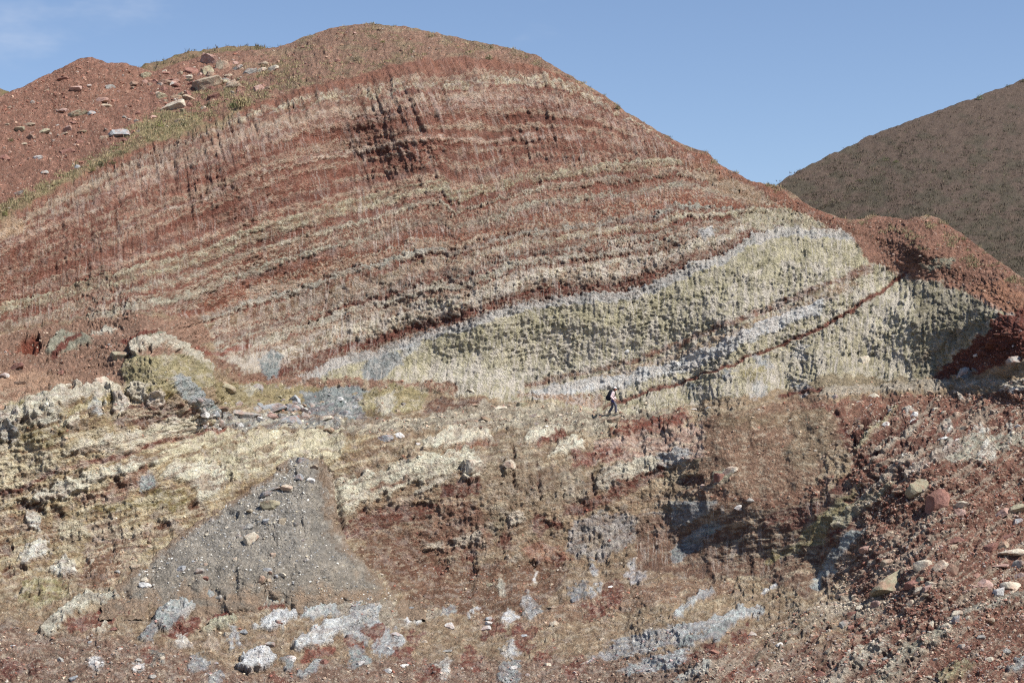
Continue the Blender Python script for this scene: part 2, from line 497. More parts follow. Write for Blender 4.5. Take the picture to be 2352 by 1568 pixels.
# ------------------------------------------------------------------ colours and relief of the hillside
l0, l1, l3, l5, l9 = (ln(L, U) for L in (L0, L1, L3, L5, L9))
NBR = fbm(U / 24, V / 9, 3, 249, .6)
wv = V + 4.0 * WV + 7.0 * N_big + 7 * fbm(U / 15, V / 8, 4, 39, .65)
S = np.where(wv < l1, (wv - l0) / np.maximum(l1 - l0, 8),
    np.where(wv < l3, 1 + (wv - l1) / np.maximum(l3 - l1, 8),
    np.where(wv < l5, 2 + (wv - l3) / np.maximum(l5 - l3, 8),
    np.where(wv < l9, 3 + 2 * (wv - l5) / np.maximum(l9 - l5, 20), 5 + (wv - l9) / 100.0))))
TAB = [  # from layer position: colour, proud by metres, streak, crust
 (-9, (152, 104, 87), 0, .0, .0), (0.0, (150, 96, 76), .0, .3, .0), (0.55, (154, 102, 84), 0, .6, .05), (0.84, (198, 184, 150), .12, .9, .5), (1.12, (152, 100, 84), .02, 1., .15),
 (1.26, (166, 122, 106), .04, 1., .4), (1.50, (146, 90, 73), -.03, .8, .08), (1.94, (172, 130, 114), .04, .9, .45), (2.05, (144, 88, 71), -.03, .7, .05),
 (2.55, (156, 106, 89), .02, 1., .25), (2.80, (148, 91, 73), -.03, .6, .05),
 (2.95, (176, 165, 130), .16, .7, .25), (3.14, (144, 88, 72), -.04, .7, .1), (3.24, (176, 164, 138), .10, .7, .35), (3.31, (142, 84, 67), -.06, .5, .05),
 (3.47, (168, 162, 138), .12, .5, .25), (3.57, (162, 116, 98), .0, .8, .25), (3.66, (154, 92, 68), -.08, .5, .04), (3.90, (160, 160, 146), .10, .7, .35),
 (3.98, (140, 84, 69), -.06, .6, .1), (4.05, (190, 178, 144), .12, .9, .45), (4.17, (136, 82, 69), -.06, .6, .05), (4.27, (166, 162, 144), .10, .9, .35),
 (4.35, (136, 82, 69), -.05, .6, .1), (4.42, (176, 168, 146), .10, .9, .45), (4.53, (138, 82, 69), -.04, .6, .1), (4.60, (200, 188, 160), .12, 1., .7),
 (4.88, (124, 72, 61), -.08, .55, .05), (5.12, (176, 175, 168), .06, 1., .6), (5.36, (178, 168, 132), .05, 1., .45), (5.95, (184, 174, 142), .05, 1., .75), (7.2, (180, 169, 136), .05, 1., .65), (99, (180, 169, 136), .05, 1., .6)]
ss = np.linspace(-2, 9, 8800)
ti = np.searchsorted([t[0] for t in TAB], ss, 'right') - 1
tab = np.array([[*lin(t[1]), t[2], t[3], t[4]] for t in TAB])[ti]
kern = np.ones(17) / 17
tab = np.stack([np.convolve(np.pad(tab[:, i], 8, 'edge'), kern, 'valid') for i in range(tab.shape[1])], -1)
D = tab[np.clip(((S + 2) / 11 * 8799).astype(int), 0, 8799)]
ALB = D[..., :3].copy(); HH = D[..., 3].copy(); STK = D[..., 4].copy(); CRU = D[..., 5].copy()
# gullies and dust cut the pale beds into lenses
vv = np.arange(-200, 1900, 10.0)
lean = np.interp(vv, [0, 250, 420, 600, 800, 1100], [0.42, 0.34, 0.22, 0.04, -0.06, 0.0])
Gl = np.cumsum(lean) * 10.0
Wf = U - np.interp(V, vv, Gl) * (0.75 + 0.35 * sstep(500, 1200, U)) + 1.6 * WU
flow = np.stack([Wf / 36.0, V / 36.0], -1)
gul = fbm(Wf / 30, V / 170, 3, 81, .55)                 # one value down each gully
lens = fbm(U / 46, (V + .30 * U) / 13, 4, 33, .6)
dust = np.clip(sstep(-.08, .34, lens + .5 * gul) * .82 + .6 * sstep(.10, .0, np.abs(gul + .12)) * sstep(4.4, 3.6, S), 0, .9)
dust = np.where(S < 4.86, dust, 0) * (1 - .45 * sstep(2.8, 3.2, S))
dust = np.maximum(dust, (sstep(1.16, 1.08, S) * sstep(.7, .8, S) * sstep(620, 480, U + 60 * N_mid)) * .75)
ALB += (lin((150, 97, 80)) - ALB) * dust[..., None]
HH *= (1 - .6 * dust) * .6
CRU *= 1 - .5 * dust
Q = np.where(S < 3, S * 62, 186 + (S - 3) * 150)
lam = fbm(U / 260 + .15 * N_mid, Q / 7.0, 3, 241, .65)
lam2 = fbm(U / 60, Q / 3.4, 2, 243)
beds = fbm(U / 1400 + .05 * N_big, Q / 5.2, 2, 247, .5) + .16 * NBR
lz = sstep(.3, .9, S) * sstep(5.4, 5.0, S)
pl = sstep(.16, .42, lam + .35 * lam2) * lz * (.20 + .30 * sstep(2.6, 4.0, S))
dk = sstep(-.05, -.45, lam + .35 * lam2) * lz * .6
STK *= .5 + .5 * sstep(2.6, 3.6, S)
ALB += (lin((196, 182, 158)) - ALB) * pl[..., None]
ALB += (lin((126, 72, 58)) - ALB) * dk[..., None]
pb_ = sstep(.20, .32, beds) * lz * (.34 + .06 * sstep(2.6, 4.0, S)) * (1 - .6 * sstep(.0, .45, lens))
db_ = sstep(-.08, -.22, beds) * lz * .58
ALB += (lin((204, 190, 164)) - ALB) * pb_[..., None]
ALB += (lin((122, 66, 52)) - ALB) * db_[..., None]
HH += .06 * lz * np.clip(beds * 2, -1, 1)
CRU = np.maximum(CRU, pl * .6)
HH += lz * .05 * lam
PEB = np.zeros_like(S)
FLUTE = sstep(0.0, .25, S) * sstep(3.4, 2.4, S)          # ribbed upper beds
KNOB = sstep(3.8, 5.3, S)

# slopes above the cut
up = sstep(3, -5, V - l0 + 6 * WV)
left = sstep(760, 420, U + 40 * N_big)
rub = lin((152, 104, 88)); grassy = lin((154, 114, 96))
cu = rub * left[..., None] + grassy * (1 - left[..., None])
gm = sstep(.05, .45, fbm(U / 60, V / 26, 4, 61)) * (1 - left) * .5
cu = cu * (1 - gm[..., None]) + lin((146, 130, 100)) * gm[..., None]
ALB = ALB * (1 - up[..., None]) + cu * up[..., None]
HH *= (1 - up); STK *= (1 - up); CRU *= (1 - up)
PEB = np.maximum(PEB, up * .8)

# the lower ground
def P_(n, pts, col, **k): STROKES.append((n, 'p', pts, 0, col, k))
def L_(n, pts, wd, col, **k): STROKES.append((n, 'l', pts, wd, col, k))
def B_(n, x, y, r, col, **k): STROKES.append((n, 'b', [(x, y), (x + .1, y)], r * 2, col, k))
STROKES = []
LATER = lambda: P_(0, [(-600, 930), (0, 925), (300, 905), (460, 960), (640, 985), (860, 985), (800, 1080), (640, 1100), (420, 1260), (250, 1300), (0, 1330), (-600, 1400)], (178, 152, 112), f=14, w=14, cr=.35, st=0, b=.25)
# ---- ground below the cliff foot
P_(0, [(-600, 790), (0, 758), (110, 742), (250, 728), (380, 712), (470, 760), (520, 850), (620, 890), (760, 885), (900, 890), (1020, 905), (1180, 920), (1400, 950), (1480, 948), (1600, 925), (1800, 895), (1960, 880),
       (2100, 880), (2250, 790), (2900, 800), (2900, 1700), (-600, 1700)], (166, 138, 108), f=5, w=8, st=.0, cr=.25, pb=.25, kn=.8)
LATER()
# ---- far end of the bench
P_(6, [(1060, 0), (1400, -80), (1850, 0), (2352, 380), (3600, 800), (3600, 1200), (2352, 620), (2150, 560), (2000, 480), (1700, 390), (1300, 270), (1170, 110), (1120, 50)], (150, 104, 87), w=7, st=0, cr=0, pb=.7, kn=.5)
P_(6, [(1650, 260), (1860, 230), (1860, 300), (1680, 310)], 'GG', a=.8, b=.5)
P_(6, [(1300, 280), (1560, 270), (1650, 330), (1900, 400), (1850, 440), (1600, 380)], (160, 112, 92), a=.7)
P_(6, [(1980, 420), (2200, 380), (2352, 450), (2800, 700), (2600, 800), (2352, 610), (2200, 600), (2000, 520)], (170, 116, 90), pb=.5)
P_(6, [(1560, 380), (1700, 400), (1950, 450), (2150, 600), (2100, 700), (1800, 950), (1700, 1060), (1560, 1060), (1600, 800), (1620, 600)], (152, 142, 112), st=.8, cr=.35, w=10)
L_(6, [(1600, 960), (1800, 830), (1950, 720)], 30, (140, 116, 84), a=.8)
P_(6, [(2352, 560), (2200, 640), (1950, 850), (1690, 1095), (1900, 1085), (2150, 985), (2352, 930), (3000, 900), (3000, 600)], (124, 66, 54), st=.1, cr=.0, pb=.5, kn=.9)
L_(6, [(1900, 1000), (2100, 850), (2250, 720)], 22, (150, 96, 80), a=.7, h=.25)
P_(6, [(1880, 1070), (1930, 1000), (2030, 990), (2000, 1060)], 'BG', h=.2)
P_(6, [(2180, 1160), (2240, 1110), (2352, 1120), (2500, 1130), (2480, 1200), (2300, 1190)], 'WH', h=.15, b=.4)
# ---- thin beds crossing the khaki rock
L_(0, [(1210, 886), (1368, 849), (1460, 826), (1562, 790), (1663, 748), (1747, 716), (1881, 662), (1998, 618)], 15, (128, 76, 64), a=.9, b=.3, w=6, f=5, st=.5)
L_(0, [(1240, 905), (1400, 868), (1562, 818), (1700, 762), (1850, 700), (1960, 655)], 20, (158, 114, 92), a=.7, b=.5, w=6, f=6, st=.6)
L_(0, [(1230, 912), (1330, 890), (1420, 878), (1562, 842), (1650, 805), (1760, 752), (1880, 705)], 30, (206, 206, 202), a=.95, b=.2, w=6, st=1, cr=.8, h=.1)
L_(0, [(1390, 935), (1435, 920), (1486, 898), (1562, 881), (1629, 857), (1713, 823), (1814, 786), (1898, 746), (1998, 685), (2083, 629)], 9, (126, 66, 56), a=.95, w=4, f=2.5, h=-.1, st=.2, cr=0)
P_(5, [(1380, 1120), (1500, 1080), (1480, 1150), (1400, 1160)], 'BG', a=.8)
P_(5, [(600, 1060), (700, 930), (1000, 980), (1400, 1000), (1900, 900), (1700, 1000), (1200, 1080), (800, 1120)], (206, 198, 180), a=.6, b=.8, f=12, cr=.9, st=1)
P_(5, [(1050, 850), (1300, 780), (1700, 700), (1800, 830), (1500, 930), (1100, 960)], (196, 184, 156), a=.55, b=.8, f=14, cr=.8, st=1)
P_(5, [(130, 1040), (190, 930), (300, 880), (420, 900), (430, 980), (250, 1070)], (136, 144, 152), a=.9, b=.2)
P_(5, [(420, 830), (560, 800), (560, 850), (430, 910)], (170, 174, 176), a=.7)
for x, y, r in ((330, 1040, 40), (520, 920, 30), (540, 1140, 60), (830, 870, 60), (120, 1130, 35), (830, 1130, 50), (580, 960, 50)):
    B_(6, x, y, r, (150, 158, 164) if r < 60 else (190, 190, 186), a=.75, b=.6, w=14, cr=.7)
P_(6, [(400, 1000), (560, 960), (600, 1030), (450, 1080)], (172, 156, 104), a=.8)
P_(6, [(120, 60), (220, 20), (240, 90), (160, 130)], (190, 192, 190), a=.8, h=.2)
P_(3, [(350, 1480), (560, 1420), (800, 1440), (980, 1500), (1000, 1559), (500, 1559)], (180, 172, 140), a=.8, b=.4, cr=.5, st=.3)
P_(3, [(100, 1200), (300, 1150), (500, 1300), (650, 1380), (500, 1400), (300, 1350)], (172, 142, 116), a=.75, b=.4, cr=.3, st=.2)
P_(3, [(0, 1060), (200, 1050), (260, 1120), (640, 1270), (850, 1400), (1100, 1500), (1060, 1540), (800, 1440), (500, 1290), (200, 1180), (0, 1120)], (150, 94, 74), a=.85, pb=.8, w=8)
# ---- left hump and gully
P_(4, [(-300, 860), (0, 745), (300, 700), (900, 620), (1350, 640), (1450, 800), (1250, 900), (950, 900), (800, 1100), (400, 1150), (0, 1250), (-300, 1300)], (158, 118, 100), pb=1, kn=.35, st=0, cr=0)
P_(4, [(-200, 1120), (0, 1060), (200, 1000), (400, 1010), (520, 1100), (200, 1200), (0, 1270), (-200, 1330)], (182, 140, 116), pb=.3, kn=.15)
P_(4, [(300, 880), (340, 800), (420, 730), (600, 755), (640, 790), (500, 860), (400, 905)], (160, 156, 134), w=4, h=.2)
L_(4, [(370, 905), (460, 810), (540, 765)], 46, (128, 70, 60), w=4)
P_(4, [(105, 860), (150, 790), (270, 760), (290, 840), (250, 885)], (142, 72, 52), h=-.5, w=4)
L_(4, [(930, 850), (1100, 800), (1250, 850), (1330, 930), (1400, 1010)], 80, (208, 198, 176), h=.35, b=.35, w=8)
P_(4, [(900, 900), (1200, 880), (1400, 1000), (1500, 1100), (1250, 1150), (1100, 1170), (850, 1150), (830, 1000)], (176, 162, 118), b=.25, cr=.5, kn=1)
L_(4, [(840, 805), (1060, 742)], 34, (130, 68, 56), w=4)
L_(4, [(880, 815), (1110, 745)], 18, (160, 166, 140), w=3)
L_(4, [(650, 735), (780, 715)], 34, (206, 198, 178), b=.3, h=.1)
L_(4, [(1330, 850), (1500, 970), (1650, 1050), (1900, 1075), (2200, 1085), (2500, 1085), (3100, 1130)], 70, (154, 112, 94), b=.4, pb=1, kn=.4, st=0, cr=0)
L_(4, [(1350, 860), (1440, 890), (1520, 885), (1700, 830)], 34, (150, 84, 66), w=4)
P_(4, [(1500, 920), (1700, 900), (1800, 930), (1800, 1000), (1640, 990)], (206, 190, 170), b=.4, cr=.4)
P_(4, [(1760, 940), (1860, 860), (1935, 900), (1900, 1030), (1840, 1062)], (140, 147, 155), w=6)
L_(4, [(1230, 1090), (1330, 1180), (1420, 1270), (1480, 1310)], 105, (158, 166, 172), b=.25, cr=.5, h=.15)
P_(4, [(1450, 1080), (1750, 1090), (2300, 1130), (2352, 1300), (2100, 1300), (1900, 1240), (1600, 1265), (1450, 1200)], (164, 146, 102), kn=1.1, cr=.15)
P_(4, [(1620, 1100), (1700, 1090), (1780, 1150), (1700, 1180)], (198, 190, 168), b=.3, h=.2)
P_(4, [(1280, 1330), (1600, 1300), (1950, 1300), (2352, 1340), (3000, 1350), (3000, 1400), (2352, 1430), (1900, 1400), (1500, 1425), (1300, 1370)], (156, 151, 142), pb=1, kn=.3)
P_(4, [(2050, 1150), (2352, 1120), (2600, 1150), (2560, 1320), (2352, 1330), (2130, 1310)], (140, 147, 153), cr=.45, kn=1)
L_(4, [(130, 1290), (300, 1225), (500, 1165), (790, 1170)], 120, 'CR', h=.4, b=.25, cr=.6, w=12)
P_(4, [(130, 1290), (400, 1270), (450, 1330), (300, 1400), (150, 1350)], (200, 190, 168), b=.3, h=.3)  # ledge cream again, darker: its shadow is put into the colour
L_(4, [(-60, 1335), (90, 1330)], 95, (214, 198, 180), h=.4, w=8)
L_(4, [(80, 1240), (160, 1230), (110, 1260)], 40, (156, 140, 92))
L_(4, [(430, 1320), (560, 1240), (700, 1215), (900, 1190), (1150, 1180)], 46, (160, 136, 76), w=8)
L_(4, [(0, 1450), (200, 1440), (330, 1480), (480, 1380)], 110, (152, 132, 84), b=.4)
for x, y, r, c in ((500, 1340, 55, 'CR'), (650, 1270, 55, (196, 194, 184)), (830, 1250, 60, (218, 200, 182)), (950, 1150, 70, 'CR'), (1060, 1215, 60, (214, 196, 176)), (60, 1430, 70, (190, 180, 165)), (100, 1410, 40, (150, 150, 150))):
    B_(4, x, y, r, c, h=.35, w=10, b=.2, cr=.4)
P_(4, [(880, 1240), (1300, 1225), (1360, 1300), (1150, 1330), (1000, 1380), (760, 1370)], (138, 98, 85), b=.25, pb=.3)
P_(4, [(400, 1559), (560, 1480), (800, 1450), (1150, 1330), (1310, 1300), (1390, 1400), (1150, 1470), (900, 1559)], (214, 198, 172), h=.2, b=.3, w=10, cr=.4)
L_(4, [(760, 1600), (950, 1545), (1100, 1480), (1250, 1465), (1400, 1415), (1560, 1420)], 34, (156, 94, 76), w=6)
P_(4, [(1280, 1450), (1600, 1425), (1850, 1405), (2352, 1425), (2352, 1559), (2200, 1640), (1280, 1640), (1000, 1650), (1100, 1540)], (204, 190, 156), b=.35, w=12, cr=.5, h=.2)
L_(4, [(1100, 1640), (1400, 1559), (1600, 1500)], 24, (152, 120, 80), a=.8)
# ---- bench, centre
P_(5, [(0, 1110), (150, 1120), (260, 1300), (100, 1345), (0, 1320)], (138, 145, 152), cr=.5)
P_(5, [(140, 1170), (350, 1100), (600, 1130), (560, 1260), (300, 1335), (150, 1310)], (168, 152, 106), b=.2, kn=1.2, cr=.4)
P_(5, [(250, 1180), (370, 1160), (360, 1320), (260, 1320)], (200, 190, 168), b=.3)
P_(5, [(550, 1290), (650, 1195), (900, 1190), (1060, 1225), (950, 1295), (700, 1345)], (134, 94, 77), kn=.8)
P_(5, [(0, 1345), (500, 1340), (1000, 1220), (1500, 1265), (2100, 1290), (2352, 1260), (2352, 1300), (2000, 1350), (1800, 1430), (1200, 1405), (600, 1405), (0, 1440)], (168, 153, 131), pb=1.2, kn=.6)
P_(5, [(1000, 1450), (1250, 1410), (1290, 1640), (1050, 1640)], (154, 130, 104), kn=.5)
P_(5, [(1850, 1430), (2000, 1350), (2352, 1300), (2420, 1330), (2352, 1400), (2200, 1420), (1950, 1490)], (150, 82, 62), h=.3)
P_(5, [(1740, 1490), (2000, 1440), (2352, 1400), (2620, 1330), (2640, 1500), (2500, 1600), (1700, 1640)], (188, 148, 131), b=.2, cr=.5)
P_(5, [(560, 1480), (800, 1395), (1000, 1400), (1060, 1480), (800, 1540), (580, 1530)], 'CR', h=.35, b=.25, cr=.3)
P_(5, [(1250, 1440), (1350, 1390), (1550, 1400), (1450, 1490), (1280, 1515)], 'CR', h=.4, b=.2)
P_(5, [(1430, 1600), (1480, 1490), (1600, 1460), (1690, 1520), (1620, 1600)], 'CR', h=.4, b=.2)
L_(5, [(1370, 1495), (1540, 1440)], 40, (140, 74, 60))
L_(5, [(700, 1590), (900, 1520), (1080, 1490)], 26, (160, 100, 76), a=.85)
P_(5, [(1200, 1180), (1500, 1165), (1800, 1175), (1800, 1250), (1300, 1215)], (158, 120, 98), pb=.8, kn=.4)
# ---- far bench, bowl and the slope beyond
P_(6, [(950, 1030), (1300, 1045), (1700, 1085), (1500, 1115), (1100, 1150), (900, 1130)], (156, 138, 110), pb=.7, kn=.3, st=0, cr=0)
L_(6, [(680, 1185), (850, 1150), (990, 1135)], 24, (118, 62, 52), w=3)
L_(6, [(1000, 1155), (1500, 1125), (1900, 1090), (2352, 1100), (3000, 1130)], 62, (182, 168, 148), b=.3, pb=1, h=.1)
P_(6, [(180, 1340), (500, 1265), (800, 1185), (1000, 1165), (1060, 1300), (1120, 1450), (1000, 1640), (800, 1950), (100, 1950), (150, 1600)], (154, 118, 95), pb=.5, kn=.3, st=0, cr=0)
L_(6, [(300, 1350), (700, 1345), (1050, 1275)], 80, (146, 122, 90), a=.6, f=14)
P_(6, [(800, 1330), (1050, 1290), (1050, 1559), (850, 1700), (700, 1600)], (158, 134, 106), a=.8, b=.3, f=10)
P_(6, [(800, 1225), (1400, 1180), (2352, 1150), (3300, 1200), (3300, 3300), (1150, 3300), (1150, 1559), (1050, 1300)], (150, 102, 84), pb=1, kn=.6, st=0, cr=0)
P_(6, [(1700, 1620), (1800, 1490), (2050, 1440), (2352, 1440), (2500, 1460), (2300, 1520), (2000, 1620)], (178, 172, 150), b=.4, cr=.4, h=.15)
for x, y, r in ((1830, 1390, 45), (2060, 1415, 40), (2270, 1420, 30), (1560, 1290, 30), (1430, 1260, 30), (1920, 1180, 20), (1500, 1590, 50), (2100, 1570, 60)):
    B_(6, x, y, r, (214, 205, 188), h=.2, w=10, b=.4)
for pts, wd, c, h in (([(1130, 1520), (1280, 1380), (1460, 1260)], 44, (116, 70, 58), -.3), ([(1220, 1530), (1400, 1340), (1480, 1260)], 34, (176, 160, 126), .3),
                   ([(1060, 1300), (1150, 1420), (1180, 1500)], 46, (118, 66, 56), -.3), ([(1180, 1640), (1500, 1400), (1700, 1280)], 40, (130, 76, 62), -.25),
                   ([(1300, 1640), (1500, 1460), (1640, 1390)], 30, (196, 180, 158), .25), ([(1600, 1600), (1680, 1480), (1780, 1400)], 40, (126, 72, 60), -.25)):
    L_(6, pts, wd, c, h=h, w=7)
# ---- lower wall, left
P_(7, [(-300, 0), (0, -20), (450, -40), (380, 110), (150, 240), (0, 260), (-300, 330)], (202, 183, 148), b=.35, w=12, cr=.4, h=.15)
L_(7, [(-200, 310), (150, 235), (330, 140), (450, 90), (800, 20)], 36, (150, 92, 76), w=6)
P_(7, [(230, 260), (400, 180), (560, 140), (800, 60), (1050, 0), (1060, 60), (830, 150), (620, 200), (560, 260), (300, 340)], 'CR', h=.35, b=.3, w=12, cr=.4)
P_(7, [(500, 290), (700, 240), (900, 120), (1000, 60), (1060, 150), (950, 200), (850, 300), (600, 335)], (162, 118, 95), b=.2)
P_(7, [(1075, 150), (1180, 70), (1450, 60), (1620, 110), (1550, 200), (1430, 300), (1350, 330), (1290, 210)], 'CR', h=.5, b=.2, w=9)
P_(7, [(1500, 60), (1800, 0), (2030, -30), (2000, 30), (1700, 130), (1560, 180)], (208, 194, 160), b=.3, h=.2)
P_(7, [(945, 180), (1040, 120), (1065, 230), (970, 265)], (156, 162, 164))
P_(7, [(980, 230), (1250, 245), (1310, 330), (1180, 400), (1000, 340)], (146, 126, 76), kn=1.2, h=-.15)
L_(7, [(580, 400), (800, 355), (1000, 335)], 55, (152, 130, 80))
P_(7, [(600, 480), (780, 420), (900, 540), (1000, 470), (1200, 420), (1250, 500), (950, 600), (650, 625)], (182, 156, 132), b=.3, kn=1)
P_(7, [(-100, 420), (150, 400), (380, 480), (420, 600), (150, 560), (-100, 640)], (160, 122, 92), a=.8)
P_(7, [(380, 480), (560, 440), (620, 560), (450, 620)], (196, 180, 150), b=.4, h=.15)
for x, y, r, h in ((160, 335, 40, -.35), (385, 400, 45, -.35), (30, 640, 55, -.45), (1345, 370, 60, -.45), (1100, 480, 45, -.3), (1000, 535, 38, -.25), (60, 800, 40, -.3), (240, 370, 60, -.3), (800, 190, 35, -.4), (150, 780, 25, -.4)):
    B_(7, x, y, r, (136, 92, 66), h=h, w=9)
for pts in ([(165, 630), (330, 570), (355, 680), (250, 745), (100, 745)], [(340, 780), (450, 700), (535, 760), (450, 845)], [(110, 950), (250, 860), (310, 900), (200, 970)], [(200, 400), (270, 390), (260, 520), (190, 500)]):
    P_(7, pts, (216, 206, 190), h=.35, b=.25, w=10, cr=.5)
P_(7, [(150, 860), (420, 830), (480, 950), (300, 1040), (120, 1010)], (164, 150, 104), b=.45)
P_(7, [(580, 660), (900, 560), (1010, 640), (760, 900), (540, 920)], (158, 120, 94), pb=.7, kn=.4)
P_(7, [(-300, 1150), (0, 1130), (350, 1250), (600, 1230), (1000, 1280), (1700, 1500), (2352, 1400), (3500, 1400), (6000, 1300), (6000, 2000), (-300, 2000)], (146, 112, 98), a=.8, pb=1.2, f=16, kn=.5)
L_(7, [(320, 1195), (480, 1060), (600, 990), (760, 970)], 80, (202, 194, 172), h=.35, b=.3, w=10)
P_(7, [(420, 1160), (600, 1085), (950, 950), (1010, 1000), (700, 1180), (500, 1225)], (148, 86, 70), b=.2, w=10)
P_(7, [(1055, 1090), (1200, 1000), (1280, 985), (1340, 935), (1500, 925), (1650, 928), (1500, 1012), (1400, 1025), (1300, 1095), (1250, 1155), (1090, 1210)], (164, 168, 172), h=.55, cr=.7, w=8)
P_(7, [(935, 1250), (1060, 1130), (1100, 1210), (1000, 1290)], (158, 162, 164), h=.3, b=.3)
P_(7, [(1380, 1090), (1500, 1022), (1700, 930), (2150, 905), (2170, 980), (1950, 1045), (1650, 1075), (1400, 1140)], (142, 76, 62), w=8, pb=.3)
P_(7, [(1110, 1240), (1200, 1150), (1370, 1095), (1365, 1185), (1200, 1270)], (140, 74, 60), w=8)
P_(7, [(955, 1340), (1080, 1290), (1110, 1370), (1000, 1410)], (142, 76, 62), w=8)
P_(7, [(1365, 1210), (1450, 1135), (1600, 1090), (1625, 1155), (1450, 1220)], (196, 190, 158), h=.45, w=6)
P_(7, [(1790, 1020), (1900, 950), (1925, 1015)], (206, 200, 180), h=.3)
P_(7, [(1735, 1160), (1950, 1050), (2035, 1080), (1950, 1185), (1850, 1200)], (212, 212, 206), h=.4, cr=.6)
P_(7, [(2045, 1110), (2200, 1000), (2352, 990), (2500, 1010), (2400, 1070), (2150, 1130)], (180, 184, 186), h=.3, b=.3, cr=.6)
P_(7, [(2030, 1325), (1990, 1285), (2150, 1180), (2352, 1085), (2560, 1030), (2600, 1090), (2352, 1215), (2150, 1340)], (212, 212, 206), h=.5, b=.2, cr=.6)
P_(7, [(1615, 1460), (1680, 1360), (1800, 1325), (1895, 1380), (1870, 1450), (1700, 1500)], (218, 218, 212), h=.65, w=7, cr=.6)
P_(7, [(1925, 1400), (2000, 1395), (2025, 1465), (1950, 1475)], (166, 172, 178), h=.3)
P_(7, [(2025, 1510), (2150, 1390), (2210, 1420), (2100, 1530)], (180, 184, 188), h=.25)
L_(7, [(2070, 1375), (2250, 1330)], 60, (150, 82, 64))
for x, y, r, c in ((650, 1420, 55, 'WH'), (1080, 1390, 50, 'GR'), (940, 1450, 40, 'WH'), (1250, 1280, 60, (210, 200, 186)), (1450, 1300, 55, (196, 172, 150)), (1600, 1250, 60, (200, 200, 198)), (700, 1190, 40, 'CR'), (1350, 1430, 80, (160, 160, 158)), (1480, 1560, 60, (170, 174, 176)), (240, 1460, 50, (132, 84, 72)), (60, 1480, 80, (136, 82, 70)), (1900, 1560, 60, (140, 86, 72))):
    B_(7, x, y, r, c, h=.15, w=14, b=.35)
L_(7, [(2240, 90), (2285, 200), (2300, 380), (2330, 480)], 46, (112, 70, 54), h=-.7, w=5)
# ---- lower wall, centre
P_(8, [(0, 170), (300, 110), (500, 0), (950, -20), (820, 120), (500, 200), (300, 290), (0, 420), (-60, 430), (-80, 200)], (214, 203, 176), h=.35, b=.3, w=12, cr=.4)
L_(8, [(200, 250), (340, 205), (470, 180)], 26, (156, 100, 78))
L_(8, [(420, 40), (560, 10)], 22, (150, 104, 76))
P_(8, [(480, 260), (700, 140), (800, 140), (700, 210), (560, 260)], (206, 194, 170), h=.25, b=.3)
B_(8, 905, 110, 80, (222, 210, 186), h=.55, w=6)
B_(8, 1145, 85, 42, (216, 204, 182), h=.4, w=5)
P_(8, [(-20, 510), (150, 385), (350, 340), (600, 340), (700, 310), (690, 420), (300, 490), (150, 570), (0, 570)], (124, 68, 54), h=-.35, w=8)
P_(8, [(670, 210), (850, 170), (970, 165), (945, 265), (800, 300), (690, 285)], (122, 62, 52), h=-.15)
P_(8, [(950, 60), (1180, -20), (1340, -20), (1500, 150), (1570, 330), (1400, 340), (1300, 260), (1000, 330)], (164, 142, 116), kn=.9)
L_(8, [(1185, -60), (1190, 220)], 16, (120, 88, 68), h=-.35, w=4)
L_(8, [(1345, 60), (1370, 300)], 16, (124, 90, 70), h=-.35, w=4)
L_(8, [(1720, 130), (1740, 300)], 16, (124, 84, 68), h=-.35, w=4)
P_(8, [(1480, 130), (1650, 100), (1710, 280), (1560, 340)], (182, 166, 142), b=.3, h=.15)
P_(8, [(1725, 210), (1760, 120), (1930, 60), (2150, 10), (2220, 80), (1950, 200), (1800, 240)], (196, 184, 162), h=.25, b=.2)
P_(8, [(2170, 20), (2352, -60), (2420, -10), (2300, 80), (2180, 90)], (176, 172, 166), h=.2, b=.3)
L_(8, [(1560, 385), (1740, 335), (1900, 255), (2180, 130)], 84, (128, 70, 58), b=.2, w=8)
P_(8, [(1560, 0), (1900, -60), (1950, 0), (1700, 80), (1580, 110)], (152, 92, 78), b=.4)
P_(8, [(700, 340), (900, 320), (1000, 450), (1050, 600), (950, 650), (500, 730), (300, 640), (400, 560), (550, 460)], (152, 108, 88), b=.3, kn=1)
P_(8, [(1020, 330), (1150, 320), (1120, 560), (1040, 550)], (166, 148, 120), h=.15)
for pts in ([(755, 570), (960, 520), (955, 590), (780, 625)], [(555, 625), (700, 590), (712, 650), (570, 665)], [(1130, 405), (1230, 385), (1265, 450), (1180, 485)], [(490, 680), (610, 700), (560, 730), (500, 720)], [(1150, 700), (1215, 690), (1220, 740), (1170, 750)]):
    P_(8, pts, (210, 194, 172), h=.35, w=6, b=.15)
P_(8, [(80, 640), (500, 725), (1000, 750), (1500, 700), (1560, 850), (1300, 1100), (900, 1100), (500, 1050), (200, 760)], (138, 100, 76), pb=.8, kn=.5)
P_(8, [(150, 560), (420, 480), (760, 760), (700, 900), (400, 850), (180, 660)], (128, 84, 64), a=.8, b=.3)
P_(8, [(1220, 650), (1350, 590), (1500, 640), (1610, 710), (1350, 745)], (166, 112, 86))
B_(8, 1320, 742, 30, (120, 80, 56), h=-.8, w=4)
for x, y, r in ((1365, 480, 55), (1130, 575, 60), (1455, 470, 45), (880, 690, 50), (680, 800, 50), (900, 800, 40), (1500, 720, 40)):
    B_(8, x, y, r, (126, 68, 54), w=12, b=.2, h=-.1)
P_(8, [(1555, 650), (1600, 450), (1800, 400), (2060, 430), (2000, 600), (1850, 710), (1650, 710)], (158, 152, 146), b=.3, cr=.6, st=.5, kn=1)
P_(8, [(1650, 560), (1760, 520), (1830, 590), (1700, 660)], (152, 126, 96), a=.8)
